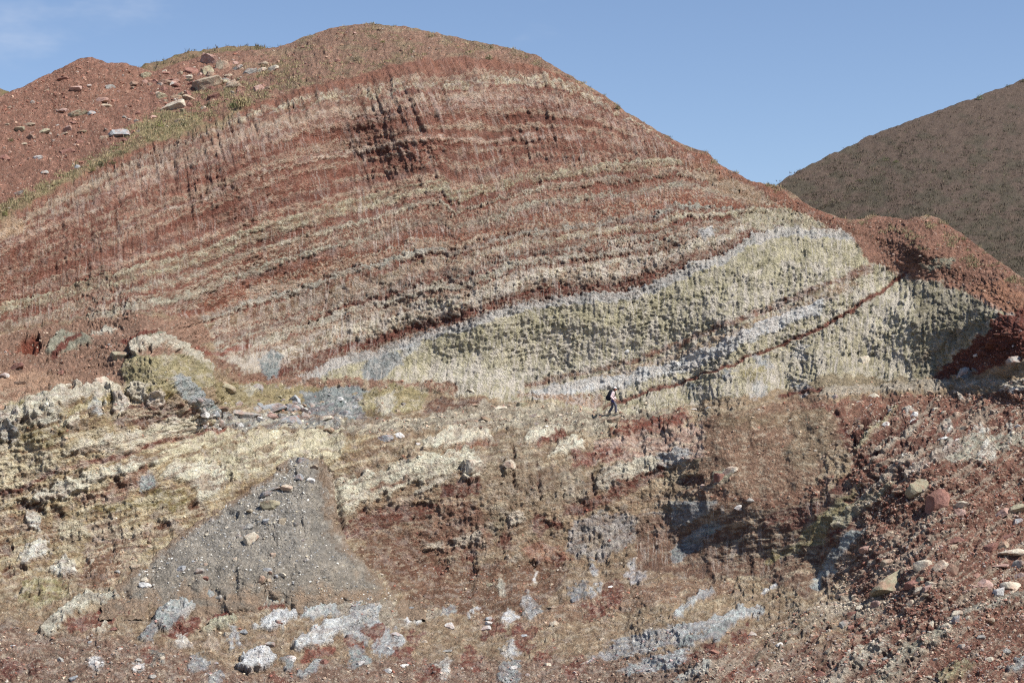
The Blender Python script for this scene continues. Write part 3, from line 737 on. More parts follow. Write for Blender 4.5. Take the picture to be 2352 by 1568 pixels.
P_(8, [(2050, 420), (2352, 370), (2400, 850), (2150, 810), (2050, 620)], (142, 136, 132), cr=.25, st=.6)
L_(8, [(2080, 660), (2352, 560), (2500, 470)], 80, (132, 108, 80))
P_(8, [(880, 1095), (1400, 1050), (2000, 900), (2352, 840), (2700, 880), (2700, 960), (2352, 1000), (1500, 1160), (950, 1160)], (160, 124, 98), pb=.8, kn=.3)
P_(8, [(-60, 880), (450, 1050), (720, 1100), (400, 1190), (0, 1170)], (168, 153, 134), pb=1, a=.9)
for x, y, r, c in ((1640, 950, 55, 'BG'), (1740, 945, 38, (200, 198, 192)), (2020, 815, 65, (210, 204, 198)), (520, 1120, 35, 'WH'), (1150, 1120, 48, 'WH'), (1100, 920, 40, (205, 200, 180)), (1745, 775, 45, (190, 190, 188)), (920, 1055, 30, 'WH'), (1330, 850, 26, 'WH'), (1300, 1045, 60, (176, 174, 170)), (730, 1090, 50, (170, 172, 172)),
                (140, 1160, 130, (186, 187, 186)), (330, 1290, 100, (190, 192, 192)), (120, 1370, 80, (156, 164, 170)), (700, 1480, 70, (206, 200, 188)), (1170, 1340, 50, (204, 200, 192)), (1150, 1500, 90, (160, 164, 166))):
    B_(8, x, y, r, c, h=.12, w=16, b=.45)
for x, y, r in ((230, 1230, 60), (430, 1380, 60), (80, 1290, 45), (1250, 1250, 90), (1400, 1380, 70), (900, 1420, 80), (600, 1500, 70), (1050, 1210, 60), (1870, 950, 90), (1750, 1080, 60), (1600, 1450, 80), (500, 1250, 50)):
    B_(8, x, y, r, (142, 78, 64), w=18, b=.45)
P_(8, [(1650, 1420), (1900, 1260), (2352, 1150), (2500, 1130), (2400, 1260), (2050, 1370)], (168, 168, 166), b=.4, cr=.4, pb=1)
P_(8, [(1900, 1480), (2200, 1360), (2400, 1330), (2352, 1420), (2050, 1520)], (186, 190, 192), b=.45, cr=.5)
# ---- shaded wall and near slope
P_(9, [(-300, 420), (0, 410), (250, 330), (600, 380), (900, 330), (1100, 200), (1250, 220), (1250, 560), (1190, 760), (1000, 920), (860, 980), (780, 930), (560, 850), (250, 860), (0, 830), (-300, 800)], (138, 102, 82), st=.5, cr=.1, kn=.45, pb=0, w=6)
P_(9, [(-50, 330), (100, 310), (270, 320), (200, 400), (0, 500), (-60, 480)], (158, 156, 150), h=.2, w=6)
P_(9, [(-50, 650), (100, 520), (285, 420), (275, 500), (120, 640), (-50, 760)], (144, 152, 156), cr=.2)
L_(9, [(880, 570), (1060, 400), (1240, 250)], 105, (160, 146, 102), st=.7)
L_(9, [(600, 720), (780, 640), (950, 590)], 60, (150, 134, 92))
L_(9, [(930, 880), (1100, 660), (1250, 490)], 76, (160, 162, 156), st=.5)
L_(9, [(960, 690), (1200, 430), (1300, 330)], 26, (128, 68, 58))
L_(9, [(1000, 310), (1250, 80), (1350, -60)], 40, (126, 70, 58), h=-.2)
L_(9, [(1100, 470), (1300, 310), (1450, 200)], 60, (176, 164, 134), h=.3, b=.2)
P_(9, [(560, 400), (800, 360), (1000, 290), (980, 380), (850, 480), (600, 520)], (128, 76, 62))
P_(9, [(0, 280), (270, 300), (600, 370), (900, 320), (1080, 180), (1050, 120), (850, 250), (500, 300), (100, 230)], (156, 112, 90), pb=.6, kn=.4)
P_(9, [(230, 220), (240, 110), (330, 95), (380, 130), (330, 180)], (170, 160, 134), h=.5, w=4)
P_(9, [(0, 160), (150, 140), (190, 180), (100, 215), (0, 205)], (126, 80, 68), h=-.3, w=5)
for pts, wd, c, h in (([(1150, 330), (1350, 160), (1550, -60)], 50, (124, 70, 58), -.3), ([(1200, 500), (1420, 330), (1560, 260)], 40, (130, 78, 66), -.3), ([(1280, 260), (1500, 90), (1650, -30)], 44, (192, 170, 150), .3),
                   ([(1560, 130), (1760, 20), (1900, -60)], 60, (192, 174, 158), .2), ([(1640, 640), (1900, 480), (2200, 330)], 18, (120, 74, 60), -.2), ([(1300, 760), (1600, 560), (1900, 400)], 14, (196, 180, 160), .1),
                   ([(1900, 720), (2150, 480), (2352, 300)], 30, (124, 74, 62), -.25), ([(2000, 60), (2200, 160), (2400, 240)], 60, (134, 86, 70), -.15),
                   ([(560, 1410), (750, 1235), (960, 1100)], 110, (146, 126, 102), .35), ([(700, 1420), (880, 1290), (1010, 1180)], 46, (126, 68, 56), -.25),
                   ([(1020, 1590), (1200, 1400), (1420, 1310)], 95, (190, 180, 160), .4), ([(1330, 1590), (1500, 1430), (1700, 1270), (1810, 1210)], 100, (172, 166, 144), .4),
                   ([(1260, 1530), (1480, 1330), (1720, 1190)], 60, (126, 68, 56), -.25), ([(1000, 1480), (1150, 1350), (1330, 1230)], 50, (132, 74, 60), -.2),
                   ([(800, 1590), (1000, 1440)], 60, (132, 84, 68), -.15), ([(1700, 1559), (1850, 1420), (2100, 1280)], 50, (128, 72, 60), -.2),
                   ([(1500, 1210), (1750, 1060), (2000, 950)], 50, (132, 76, 62), -.2), ([(1750, 1180), (2000, 1050), (2352, 960)], 40, (180, 172, 154), .15),
                   ([(2050, 1500), (2200, 1400), (2400, 1280)], 60, (140, 84, 70), -.2)):
    L_(9, pts, wd, c, h=h, w=8, b=.2)
P_(9, [(1750, 1500), (1900, 1400), (2030, 1430), (1950, 1500), (1800, 1590)], (166, 154, 116), h=.4, w=7)
P_(9, [(2220, 1470), (2352, 1380), (2500, 1300), (2450, 1450), (2300, 1490)], (158, 162, 160), h=.3)
P_(9, [(870, 1065), (1100, 960), (1500, 960), (1320, 1110), (1000, 1120)], (186, 168, 146), b=.35, pb=1.2)
P_(9, [(1200, 860), (1500, 650), (2000, 520), (2352, 560), (2352, 700), (1950, 700), (1400, 980), (1100, 960)], (160, 112, 94), a=.7, pb=1, f=14)
L_(9, [(-30, 1080), (100, 1000), (210, 930)], 52, (190, 190, 186), h=.25, b=.2)
L_(9, [(570, 945), (650, 890)], 24, (220, 212, 202), w=3)
L_(9, [(0, 1210), (200, 1175), (380, 1105), (540, 1080)], 80, (184, 186, 186), b=.3, h=.2, cr=.5)
L_(9, [(0, 1295), (250, 1235), (330, 1170)], 56, (164, 172, 178), b=.3, h=.2)
L_(9, [(0, 1540), (200, 1440)], 60, (190, 186, 172), b=.4, h=.2)
for x, y, r in ((250, 1330, 70), (420, 1250, 60), (100, 1400, 50), (500, 1480, 60), (330, 1520, 60)):
    B_(9, x, y, r, (136, 76, 62), w=16, b=.4)
# ---- bits above the cut
P_(1, [(0, 1500), (60, 1470), (200, 1559), (0, 1640)], (196, 160, 128), a=.7)
P_(1, [(480, 780), (540, 640), (900, 420), (1000, 480), (850, 640), (600, 760)], (152, 104, 86), a=.6, f=20, pb=1)
L_(1, [(0, 1480), (200, 1370), (450, 1240), (650, 1120), (850, 1030), (1000, 960), (1300, 900), (1500, 850), (1700, 700)], 60, (152, 134, 98), a=.8, b=.3, f=8)
P_(1, [(900, 930), (1050, 780), (1250, 750), (1400, 800), (1300, 900), (1100, 960)], (150, 136, 92), a=.85, b=.25)

# apply
gl = {'st': STK, 'cr': CRU, 'pb': PEB, 'kn': KNOB}
NB = fbm(U / 16, V / 12, 4, 71)
RAG = 3.5 * NB + 3.0 * N_fin
for n, kind, pts, wd, col, k in STROKES:
    pts = [C(n, *p) for p in pts]
    if kind != 'p':
        wd = wd * (SC if n else 1.0)
    f = k.get('f', 3.5); w = k.get('w', 9.0)
    a = np.array(pts); pad = wd / 2 + f + 2.0 * w
    x0, y0 = a.min(0) - pad; x1, y1 = a.max(0) + pad
    c0, c1 = np.searchsorted(UC, [x0, x1])
    if c1 <= c0: continue
    sl = (slice(None), slice(c0, c1))
    m = (V[sl] > y0) & (V[sl] < y1)
    if not m.any(): continue
    u = (U[sl] + w * WU[sl])[m]; v = (V[sl] + w * WV[sl])[m]
    d = sd_poly(u, v, pts) if kind == 'p' else sd_line(u, v, pts) - wd / 2
    d = d + RAG[sl][m] * min(1.0, .35 + wd / 40.0 if kind != 'p' else 1.0)
    al = sstep(f, -f, d) * k.get('a', 1.0)
    b = k.get('b', 0.0)
    hal = al
    if b:
        al = al * (1 - b * sstep(-.05, .45, (NB + .5 * N_fin)[sl][m]))
    c = lin(K[col] if isinstance(col, str) else col)
    t = ALB[sl]; tm = t[m]; t[m] = tm + (c - tm) * al[:, None]
    if 'h' in k:
        t = HH[sl]; t[m] += k['h'] * hal
    for kk, arr in gl.items():
        if kk in k:
            t = arr[sl]; t[m] += (k[kk] - t[m]) * al
    if kind == 'p' and n != 0:
        t = FLUTE[sl]; t[m] *= (1 - al)

# wind-blown dust, wash and lime crust over the lower ground
lowm = sstep(890, 960, V + 30 * sstep(500, 0, U))
d1 = fbm(U / 44, V / 30, 5, 251, .6); d2_ = fbm(U / 26, V / 60, 5, 253, .62); d3 = fbm(U / 20, V / 9, 4, 257, .65)
for msk, colr_ in ((sstep(.2, .6, d1) * .18, (162, 134, 106)), (sstep(.25, .55, d3) * .35, (210, 196, 170)), (sstep(-.22, -.55, d3) * .35, (120, 82, 64))):
    ALB += (lin(colr_) - ALB) * (msk * lowm)[..., None]
smooth_ = sstep(20, -20, sd_poly(U, V, [C(6, *p) for p in [(180, 1340), (500, 1265), (1000, 1165), (1060, 1300), (1120, 1450), (1000, 1640), (800, 1950), (100, 1950), (150, 1600)]]))
q0 = V + .24 * U + 10 * N_big + 3 * WV
lamL = fbm(U / 130, q0 / 11, 4, 281, .62)
lamF = fbm(U / 46, q0 / 4.2, 3, 283, .6)
bm_ = lowm * (1 - .35 * sstep(760, 1000, U)) * (1 - .8 * smooth_) * (1 - .55 * sstep(1340, 1400, V)) * sstep(2000, 1850, U)
lz2 = lamL + .4 * lamF
wallm = sstep(20, -20, sd_poly(U, V, [C(9, *p) for p in [(-100, 420), (250, 330), (600, 380), (900, 330), (1100, 200), (1250, 220), (1250, 560), (1190, 760), (860, 980), (560, 850), (0, 830), (-100, 800)]]))
cut = sstep(25, -25, sd_poly(U + 14 * WU, V + 14 * WV, [(785, 1150), (900, 1110), (1100, 1060), (1250, 1070), (1500, 1110), (1600, 1180), (1660, 1340), (1500, 1395), (1000, 1400), (860, 1330)]))
ALB += (lin((138, 98, 78)) - ALB) * (cut * .2)[..., None]
ALB += (lin((142, 104, 92)) - ALB) * (sstep(1400, 1450, V + 20 * WV) * .10)[..., None]
ALB += (lin((212, 196, 164)) - ALB) * (sstep(.12, .5, lz2) * bm_ * .5 * (1 - .65 * cut) * (1 - .6 * sstep(1390, 1430, V)))[..., None]
ALB += (lin((130, 88, 68)) - ALB) * (sstep(-.12, -.5, lz2) * bm_ * .5)[..., None]
HH += bm_ * (.07 * lamL + .03 * lamF)
mean_ = np.array([.36, .26, .18])
ALB += (np.clip(mean_ * (np.clip(ALB, .01, 1) / mean_) ** 1.3, .01, .78) - ALB) * lowm[..., None]
# steeply dipping thin beds on the near slope
NEAR = sstep(10, -22, sd_poly(U + 12 * WU, V + 12 * WV, [(1940, 1110), (2010, 990), (2120, 905), (2900, 880), (2900, 1700), (1560, 1700), (1640, 1490), (1860, 1385), (1985, 1240)]))
q1 = (V + .72 * U); q2 = U - .72 * V
st1 = fbm(q1 / 17 + .8 * N_big, q2 / 150, 4, 231, .6)
st2 = fbm(q1 / 50, q2 / 260, 3, 233)
pale = sstep(.08, .5, st1 + .4 * st2) * NEAR * .62
dark_ = sstep(-.05, -.5, st1) * NEAR * .55
ALB += (lin((184, 166, 146)) - ALB) * pale[..., None]
ALB += (lin((126, 78, 66)) - ALB) * dark_[..., None]
HH += NEAR * .12 * st1
PEB = np.maximum(PEB, NEAR * 1.0)
# relief -----------------------------------------------------------
rib = 1 - np.abs(gul) * 2.0
rib2 = 1 - np.abs(fbm(Wf / 11, V / 70, 2, 85)) * 2.0
knob = 1 - np.abs(fbm((U + .3 * V) / 30, V / 22, 4, 91, .6)) * 1.9
knob2 = fbm(U / 14, V / 10, 3, 95, .6)
lump = fbm(U / 70, V / 45, 4, 99, .55)
grit = fbm(U / 8, V / 6.5, 2, 103, .7)
HH = HH * (1 + .5 * N_mid)
low = sstep(880, 960, V + 40 * sstep(1200, 0, U))
loose = np.clip(PEB, 0, 1)
tl = .30 - .38 * NEAR * 0 + .45 * NEAR
kvar0 = kvar = .25 + 1.0 * sstep(-.35, .45, fbm(U / 95, V / 55, 3, 271))
b1f, b1g, b1r = worley((U + 6 * WU) / 27, (V + tl * U + 4 * WV) / 15, 3)
b2f, b2g, b2r = worley((U + 3 * WU) / 11, (V + tl * U + 2 * WV) / 7.5, 5)
b3f, b3g, b3r = worley(U / 6.5, V / 5.0, 9)
solid = np.clip(1 - .65 * loose, 0, 1)
butt = (1 - 2 * np.abs(fbm((U + 8 * WU) / 74, V / 160, 2, 261, .5))) * low * sstep(1420, 1340, V) * (1 - NEAR)
blockw = np.clip(.22 + .42 * KNOB - .15 * FLUTE, 0, 1.1) * solid * (1 - up)
lensm = KNOB * (1 - low)
bLf, bLg, bLr = worley((Wf + 4 * WU) / 13, (V + 5 * WV) / 25, 13)
slab = 1 - 2 * np.abs(fbm(U / 44 + .5 * N_mid, (V + .3 * U) / 9, 3, 291, .6))
HL = lensm * kvar0 * (.05 * (bLr - .5) - .03 * sstep(.15, 0, bLg) + .07 * slab)
HB = HL + blockw * (1 - .6 * lensm) * (.15 * (b1r - .5) - .07 * sstep(.16, .0, b1g) + .12 * (b2r - .5) - .05 * sstep(.2, 0, b2g))
HT = HH * (1 - .45 * low) + FLUTE * (.11 * rib + .05 * rib2) + KNOB * kvar * (.03 * knob + .04 * knob2) + KNOB * .05 * rib2 + .14 * lump * (1 - .5 * up) + .035 * grit + .03 * knob2 + HB + .13 * butt
calm = np.clip(.85 * smooth_ + .55 * cut * sstep(1290, 1340, V) + .6 * wallm + .4 * sstep(1395, 1430, V), 0, .85)
HT = HT - calm * (HB + .14 * lump * .4 + .03 * knob2 + .02 * grit + KNOB * kvar * (.03 * knob + .04 * knob2) + KNOB * .05 * rib2) - .5 * calm * HH * sstep(.3, .6, smooth_)
HT = HT + up * (.05 * knob2 + .03 * grit)
loose = loose * (1 - calm)
HT = HT + (.25 + loose) * .06 * np.clip(.62 - b3f, 0, 1) * sstep(.25, .6, b3r) + loose * .14 * np.clip(.6 - b2f, 0, 1) * sstep(.6, .8, b2r)
ALB *= (1 + blockw * (.26 * (b1r - .5) + .30 * (b2r - .5)) + (.2 + .5 * loose) * .5 * (b3r - .5))[..., None]
DIR = NRM * np.array([1, 1, .45]); DIR /= np.linalg.norm(DIR, axis=-1)[..., None]
edge = sstep(0.0, .012, T)[:, None]
P = world_pt(U, V, Y0) + DIR * HT[..., None] * (.25 + .75 * edge[..., None])

# weathering of the colour: real patchiness of the ground
ALB *= (1 + .10 * N_big + .20 * N_mid + .22 * N_fin)[..., None]
lum = ALB @ np.array([.3, .55, .15])
red_ = np.clip((ALB[..., 0] - ALB[..., 1]) / (ALB[..., 0] + ALB[..., 1] + 1e-4) * 4, 0, 1)[..., None]
ALB = lum[..., None] + (ALB - lum[..., None]) * ((SAT - .08 * lowm[..., None]) * red_ + .84 * (1 - red_))
ALB *= 1 + red_ * np.array([.05, .06, -.05])
ALB[..., 2] = np.minimum(ALB[..., 2], (ALB[..., 0] + ALB[..., 1]) * .495)
ALB = np.clip(ALB * 0.96, .01, .9)
fade = sstep(1.0, 0.0, T)[:, None]

# back of the hill and the ground out to where the camera stands
sback = np.array([60, 40, 25, 14, 8, 4, 1.5])
back = []
for s in sback:
    q = P[0].copy(); q[:, 1] += s; q[:, 2] -= 0.10 * s + 0.012 * s * s
    back.append(q)
front = []
for y, z in ((72, -0.9), (62, -0.6), (45, 1.5), (30, 5.0), (16, 9.0), (6, 10.2), (-10, 10.4), (-60, 10.6)):
    q = P[-1].copy(); q[:, 0] *= (1 + (80 - y) * .004); q[:, 1] = y; q[:, 2] = z
    front.append(q)
PF = np.concatenate([np.array(back), P, np.array(front)], 0)
nb, nf = len(back), len(front)
def ext(a):
    return np.concatenate([np.repeat(a[:1], nb, 0), a, np.repeat(a[-1:], nf, 0)], 0)
me = grid_mesh("hillside", PF, ext(ALB), {'streak': ext(STK), 'crust': ext(CRU), 'pebble': ext(np.clip(PEB, 0, 1))}, ext(flow))
MAT_TER = terrain_material("layered_rock")
me.materials.append(MAT_TER)
hill = add_ob("hillside", me)
tag(hill, kind="structure")

def at(u, v):
    """point, normal and colour of the hillside at a survey position"""
    i = int(np.clip(np.searchsorted(UC, u), 0, len(UC) - 1))
    j = int(np.clip(round((v - skyv[i]) / (VB - skyv[i]) * (NR - 1)), 0, NR - 1))
    return P[j, i], NRM[j, i], ALB[j, i], j, i

# ------------------------------------------------------------------ the grey scree cone
edgeL = np.array([(1048, 672), (1075, 640), (1110, 590), (1150, 525), (1186, 470), (1230, 410), (1273, 353), (1320, 295), (1365, 250), (1400, 230)], float)
edgeR = np.array([(1048, 705), (1062, 735), (1085, 758), (1130, 766), (1200, 770), (1240, 788), (1290, 835), (1340, 890), (1394, 960), (1405, 975)], float)
YT = tps(CTRL)
nr2, nc2 = 210, 340
t2 = np.linspace(0, 1, nr2)[:, None]; x2 = np.linspace(-.12, 1.12, nc2)[None]
V2 = 1044 + (1424 - 1044) * t2 + 0 * x2
eL = np.interp(V2[:, 0], edgeL[:, 0], edgeL[:, 1])[:, None] - 13 * fbm(V2[:, :1] / 30, V2[:, :1] * 0 + 2, 3, 7)
eR = np.interp(V2[:, 0], edgeR[:, 0], edgeR[:, 1])[:, None] + 5 * fbm(V2[:, :1] / 30, V2[:, :1] * 0 + 8, 3, 9)
U2 = eL + (eR - eL) * x2
POLY2 = [(e[1], e[0]) for e in edgeR] + [(900, 1412), (700, 1375), (560, 1362), (420, 1372), (300, 1392)] + [(e[1], e[0]) for e in edgeL[::-1][1:]]
D2 = sd_poly(U2 + 5 * fbm(U2 / 25, V2 / 25, 3, 201), V2 + 5 * fbm(U2 / 25, V2 / 25, 3, 203), POLY2)
dl = U2 - eL; dr = eR - U2
cr2 = np.interp(V2, [1044, 1150, 1250, 1420], [695, 668, 640, 560])           # crest line of the cone
prof = np.where(U2 < cr2, dl / np.maximum(cr2 - eL, 8), dr / np.interp(V2, [1044, 1100, 1210, 1300, 1400], [30, 50, 70, 110, 150]))
inn = np.minimum(dl, dr)
hb = np.interp(V2 + 16 * fbm(U2 / 45, V2 / 80, 3, 203), [1044, 1100, 1200, 1300, 1350, 1385, 1410, 1430], [.6, 2.2, 2.6, 2.3, 1.3, .35, -.4, -.9])
Y2 = coarse(YT, U2, V2) - hb * np.clip(prof, 0, 1) ** .85 - .2 + (-inn).clip(0) * .10 + .2 * fbm(U2 / 60, V2 / 60, 3, 201)
B2 = world_pt(U2, V2, Y2)
d2u = np.gradient(B2, axis=1); d2v = np.gradient(B2, axis=0)
N2 = np.cross(d2u, -d2v); N2 /= np.linalg.norm(N2, axis=-1)[..., None]; N2 *= np.where(N2[..., 1:2] > 0, -1, 1)
out = np.maximum(-x2, x2 - 1).clip(0) / .12
base = sstep(.965, 1.0, t2 + 0 * x2); top = sstep(.03, 0, t2 + 0 * x2)
bank = sstep(660, 735, U2) * sstep(1270, 1200, V2)                      # scoured bank on the far flank
h2 = .10 * fbm(U2 / 30, V2 / 40, 4, 131) + .035 * fbm(U2 / 7, V2 / 5, 3, 135, .7) + bank * .16 * (1 - 2 * np.abs(fbm(U2 / 22, V2 / 90, 3, 137)))
scar = sstep(4, -4, sd_line(U2 + 6 * fbm(U2 / 20, V2 / 20, 3, 141), V2 + 8 * fbm(U2 / 25, V2 / 20, 3, 143), [C(7, 1400, 410), C(7, 1480, 390), C(7, 1590, 385), C(7, 1620, 410)]) - 3)
h2 = h2 - .3 * scar
P2 = B2 + N2 * h2[..., None]
P2[..., 1] += 2.0 * out + 1.0 * top
n2 = fbm(U2 / 40, V2 / 30, 4, 151); n3 = fbm(U2 / 9, V2 / 7, 3, 153)
gmix = sstep(-.2, .5, n2 + .4 * sstep(1180, 1060, V2))
cA = lin((154, 148, 138)); cB = lin((166, 158, 145)); cC = lin((186, 182, 174))
A2 = cA * (1 - gmix[..., None]) + cB * gmix[..., None]
wA = (sstep(0, .5, n3) * sstep(1290, 1180, V2) * sstep(720, 640, U2))[..., None] * .5
A2 = A2 * (1 - wA) + cC * wA
A2 = A2 * (1 - .6 * sstep(1240, 1360, V2)[..., None] * .7) + lin((160, 148, 130)) * (.42 * sstep(1240, 1360, V2)[..., None])
edg = (sstep(34, 0, inn + 26 * n2 + 8 * n3) + sstep(1330, 1400, V2 + 50 * n2)).clip(0, 1)[..., None] * .75
A2 = A2 * (1 - edg) + lin((160, 134, 110)) * edg
A2 *= (1 + .15 * n2 + .22 * n3)[..., None] * .92
me = grid_mesh("scree_cone", P2, A2, {'streak': 0 * h2, 'crust': 0 * h2, 'pebble': .9 * (1 - bank)}, np.stack([U2 / 36, V2 / 36], -1))
me.materials.append(MAT_TER)
scree = add_ob("scree_cone", me)
tag(scree, kind="structure")

def at2(u, v):
    j = int(np.clip((v - 1044) / 380 * (nr2 - 1), 0, nr2 - 1))
    i = int(np.clip(np.searchsorted(U2[j], u), 0, nc2 - 1))
    return P2[j, i], N2[j, i], A2[j, i], j, i

def on_scree(u, v):
    if not 1050 < v < 1398: return False
    return np.interp(v, edgeL[:, 0], edgeL[:, 1]) < u < np.interp(v, edgeR[:, 0], edgeR[:, 1])

# ------------------------------------------------------------------ distant hills
def far_hill(name, sky, ctrl, u0, u1, vb, nc, nr, colf, mat, backz=.3):
    uc = np.linspace(u0, u1, nc)
    s = np.array(sky, float)
    sv = np.interp(uc, s[:, 0], s[:, 1]) + .7 * fbm(uc / 18, uc * 0 + 1.5, 3, 15)
    Tt = np.linspace(0, 1, nr)[:, None]
    Uh = np.repeat(uc[None], nr, 0); Vh = sv[None] + Tt * (vb - sv[None])
    Yh = coarse(tps(ctrl), Uh, Vh)
    Ph = world_pt(Uh, Vh, Yh)
    Ph[..., 2] += .25 * fbm(Uh / 30, Vh / 12, 3, 17)
    A = colf(Uh, Vh)
    bk = []
    for q in (160, 90, 40, 12):
        r = Ph[0].copy(); r[:, 1] += q; r[:, 2] -= .02 * q + .0012 * q * q; bk.append(r)
    PF = np.concatenate([np.array(bk), Ph], 0)
    AF = np.concatenate([np.repeat(A[:1], 4, 0), A], 0)
    me = grid_mesh(name, PF, AF, {'pebble': AF[..., 0] * 0 + .25})
    me.materials.append(mat)
    o = add_ob(name, me); tag(o, kind="structure")
    return Uh, Vh, Ph, A

MAT_HILL = terrain_material("dry_steppe_soil", streaks=False)
def c_right(Uh, Vh):
    n = fbm(Uh / 60, Vh / 26, 4, 161)
    g = sstep(-.2, .4, n + (Vh - 420) / 400)[..., None]
    c = lin((98, 84, 74)) * (1 - g) + lin((88, 80, 68)) * g
    return c * (1 + .2 * fbm(Uh / 8, Vh / 4, 3, 163))[..., None]
UR, VR, PR, AR = far_hill("far_hill_right", [(1500, 520), (1700, 462), (1777, 427), (1814, 403), (1898, 361), (1999, 312), (2099, 274), (2200, 238), (2254, 220), (2352, 183), (2450, 155), (2800, 110)],
    [(1500, 520, 235), (1777, 427, 262), (1999, 312, 292), (2200, 238, 312), (2352, 183, 330), (2800, 110, 350), (1500, 760, 205), (1777, 760, 205), (2100, 760, 205), (2352, 760, 205), (2800, 760, 200), (2100, 500, 245), (2352, 450, 262)],
    1500, 2780, 760, 320, 150, c_right, MAT_HILL)
def c_left(Uh, Vh):
    n = fbm(Uh / 30, Vh / 10, 4, 171)
    g = sstep(-.1, .5, n)[..., None]
    return (lin((140, 116, 92)) * (1 - g) + lin((126, 112, 82)) * g) * (1 + .2 * fbm(Uh / 6, Vh / 4, 3, 173))[..., None]
UL, VL, PL, AL = far_hill("far_hill_left", [(150, 260), (280, 175), (319, 155), (403, 129), (470, 112), (537, 107), (580, 105), (628, 110), (700, 120), (850, 170)],
    [(150, 260, 215), (319, 155, 228), (470, 112, 240), (600, 106, 245), (850, 170, 235), (150, 330, 190), (850, 330, 190), (450, 250, 205)], 150, 850, 330, 180, 60, c_left, MAT_HILL)
U3, V3, P3, A3 = far_hill("far_hill_edge", [(-600, 150), (-200, 180), (-60, 196), (0, 205), (20, 212), (60, 235), (160, 300)],
    [(-600, 150, 260), (0, 205, 230), (160, 300, 220), (-600, 400, 180), (160, 400, 180), (-200, 300, 205)], -600, 160, 400, 120, 50, c_left, MAT_HILL)

# wide ground sheet under everything
bm = bmesh.new()
ring0 = [bm.verts.new((math.cos(a) * 2500, math.sin(a) * 2500 + 100, -16)) for a in [i * math.pi / 24 for i in range(48)]]
bm.faces.new(ring0)
me = bpy.data.meshes.new("ground"); bm.to_mesh(me); bm.free()
put_attrs(me, np.tile(lin((140, 110, 90)), (len(me.vertices), 1)), {'pebble': np.full(len(me.vertices), .3)})
me.materials.append(MAT_HILL)
tag(add_ob("ground", me), kind="structure")
# ------------------------------------------------------------------ rocks
def ico(sub):
    bm = bmesh.new(); bmesh.ops.create_icosphere(bm, subdivisions=sub, radius=1.0)
    v = np.array([x.co[:] for x in bm.verts]); f = np.array([[a.index for a in q.verts] for q in bm.faces]); bm.free()
    return v, f

def rock_shape(seed, sub=3, planes=13, lo=.45, hi=.85, rough=.05, flat=None):
    r = np.random.default_rng(seed)
    v, f = ico(sub)
    for _ in range(planes):
        n = r.normal(size=3); n /= np.linalg.norm(n)
        d = r.uniform(lo, hi)
        v = v - np.maximum(0, v @ n - d)[:, None] * n
    off = r.uniform(0, 50, 3)
    nz = np.array([mnoise.fractal(Vector(p * 2.2 + off), 0.6, 2.2, 4) for p in v])
    v = v * (1 + rough * nz)[:, None]
    lo_, hi_ = v.min(0), v.max(0)
    v = (v - (lo_ + hi_) / 2) / ((hi_ - lo_) / 2)
    return v, f

ROCKS = []
for i in range(14):
    v, f = rock_shape(100 + i, 3, 9 + (i % 5) * 2, .42 + .02 * (i % 4), .86, .09)
    m_ = tri_mesh("boulder_shape", v, f); m_.shade_flat()
    ROCKS.append(m_)

SM = {
 'tan': stone_material("stone_tan", (176, 158, 128), (150, 130, 104), .25),
 'khaki': stone_material("stone_khaki", (170, 160, 124), (142, 130, 98), .2),
 'cream': stone_material("stone_cream", (208, 196, 168), (178, 162, 136), .4),
 'white': stone_material("stone_white", (220, 217, 208), (186, 184, 178), .5),
 'blue': stone_material("stone_blue_grey", (160, 163, 163), (132, 136, 138), .4),
 'grey': stone_material("stone_grey", (166, 162, 152), (134, 130, 122), .3),
 'red': stone_material("stone_red", (158, 106, 90), (132, 80, 66), .06),
 'pink': stone_material("stone_pink", (190, 152, 136), (162, 120, 104), .2),
 'brown': stone_material("stone_brown", (146, 118, 96), (120, 92, 74), .1),
}
for m_ in ROCKS: m_.materials.append(SM['tan'])

def put_rock(name, u, v, w, h, mat, roll, label, group, k, shape=None, lift=0.0, deep=.8, cat="boulder"):
    scr = on_scree(u, v)
    p, n, _, _, _ = at2(u, v) if scr else at(u, v)
    ppm = FOC / p[1]
    rx, rz = w / ppm / 2, h / ppm / 2
    me = ROCKS[k % len(ROCKS)] if shape is None else shape
    o = bpy.data.objects.new(name, me)
    COL.objects.link(o)
    if o.material_slots:
        o.material_slots[0].link = 'OBJECT'; o.material_slots[0].material = SM[mat]
    o.scale = (rx, max(min(rx, rz * 2.2) * deep, rz * .6), rz)
    o.location = Vector(p) + Vector((0, .05 * rz, (lift - random.uniform(.0, .25)) * rz))
    if scr: o.location += Vector((0, -.3 * rz, .25 * rz))
    o.rotation_euler = (random.uniform(-.15, .15), -math.radians(roll), 0)
    tag(o, label, cat, group)
    return o

